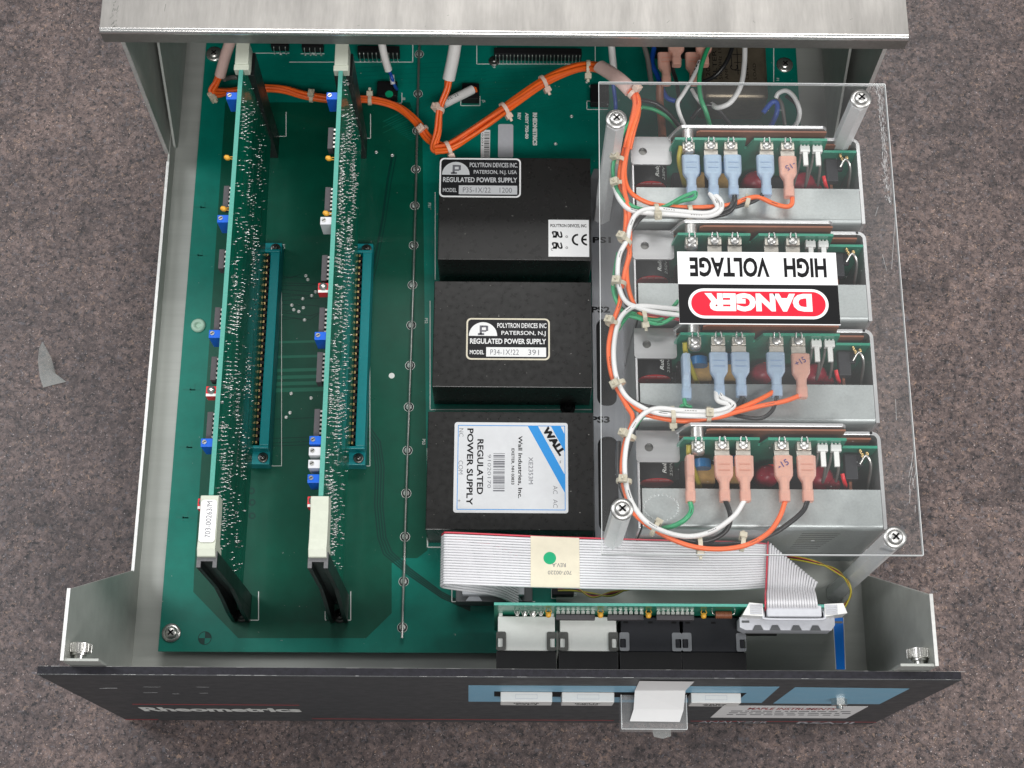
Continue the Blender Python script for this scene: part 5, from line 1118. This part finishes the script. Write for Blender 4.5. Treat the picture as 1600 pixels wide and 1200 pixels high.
for i in range(4):
    p, r = q[i], q[(i + 1) % 4]; d = (r - p).normalized(); s = Vector((-d.y, d.x, 0)); m_ = (p + r) / 2; m_.z = ZA - 1.5
    b.obb(m_ - s * -.12, d * ((r - p).length / 2), s * .12, (0, 0, 1.35))
b.build('frosted_edge', 'acedge', sh)
b = MB(); rr = random.Random(12)
for k in range(210):                                        # scuffed band and scratches on the right edge
    v = 135 + rr.random() ** 1.1 * 180; e = rr.uniform(-1, 1); u = 1373 + (v - 131) * .0815 + e * (6 if rr.random() < .5 else 3); c = at(u, v, ZA); a = rr.gauss(math.pi / 2 + .05, .22); l = rr.uniform(.3, 1.9); b.strip([c + Vector((math.cos(a) * l, math.sin(a) * l, .03)), c + Vector((-math.cos(a) * l, -math.sin(a) * l, .03))], rr.uniform(.05, .17))
for u, v, a, l in ((1425, 720, 80, 5), (1422, 735, 75, 4), (1427, 755, 95, 3), (1422, 775, 80, 4), (1430, 795, 85, 2), (1396, 380, 82, 16), (1392, 300, 86, 8), (1424, 742, 75, 5), (1428, 748, 70, 4), (1421, 765, 85, 3), (1220, 172, 0, .8), (1400, 640, 88, 6), (1270, 845, 0, 1), (1382, 410, 100, 5), (1370, 330, 70, 3)):
    c = at(u, v, ZA); a = math.radians(a); b.strip([c + Vector((math.cos(a) * l, math.sin(a) * l, .03)), c + Vector((-math.cos(a) * l, -math.sin(a) * l, .03))], .12)
for k in range(120): c = at(rr.uniform(945, 1430), rr.uniform(140, 855), ZA); b.strip([c + Vector((0, 0, .03)), c + Vector((rr.uniform(-.5, .5), rr.uniform(-.5, .5), .03))], .12)
b.build('scratches', 'scratch', sh)
q = [at(u, v, ZA) for u, v in ((1058, 394), (1306, 394.5), (1313, 508), (1061.5, 507))]
x0, x1 = (q[0].x + q[3].x) / 2, (q[1].x + q[2].x) / 2; y0, y1 = (q[2].y + q[3].y) / 2, (q[0].y + q[1].y) / 2; w = x1 - x0; h = y1 - y0
dg = thing('danger_sign', 'upside down danger high voltage sticker on top of the clear shield', 'sign', ((x0 + x1) / 2, (y0 + y1) / 2, ZA))
b = MB(); b.box(x0, x1, y0, y1, ZA + .03, ZA + .28); b.build('sticker', 'signwhite', dg)
b = MB(); ym = at(1180, 445, ZA).y; b.box(x0 + .05, x1 - .05, y0 + .5, ym, ZA + .28, ZA + .32); b.build('black_field', 'signblack', dg)
cx, cy = at(1185, 476, ZA).x, at(1185, 475, ZA).y; hw = w * .437; hh = (ym - y0) * .375
def pill(hw, hh, n=16): return [(cx + hw - hh + hh * math.cos(math.radians(a)), cy + hh * math.sin(math.radians(a))) for a in range(-90, 91, 10)] + [(cx - hw + hh + hh * math.cos(math.radians(a)), cy + hh * math.sin(math.radians(a))) for a in range(90, 271, 10)]
b = MB(); b.prism(pill(hw, hh), ZA + .32, ZA + .35); b.build('white_oval', 'signwhite', dg)
b = MB(); b.prism(pill(hw - 1.6, hh - 1.6), ZA + .35, ZA + .38); b.build('red_oval', 'danger', dg)
b = MB(); b.text('DANGER', (cx, cy + 5.3, ZA + .4), LF, DN, 10.6, w * .67, 0, .06, 'c'); b.build('lettering', 'signwhite', dg)
b = MB(); yh = at(1180, 404.5, ZA).y; b.text('HIGH', (at(1290, 404, ZA).x, yh, ZA + .3), LF, DN, 11.6, at(1290, 404, ZA).x - at(1224, 404, ZA).x, 0, .035); b.text('VOLTAGE', (at(1201, 404, ZA).x, yh, ZA + .3), LF, DN, 11.6, at(1201, 404, ZA).x - at(1077, 404, ZA).x, 0, .035); b.build('lettering', 'ink', dg)
for o in list(bpy.data.objects):
    if '_b' in o: del o['_b']
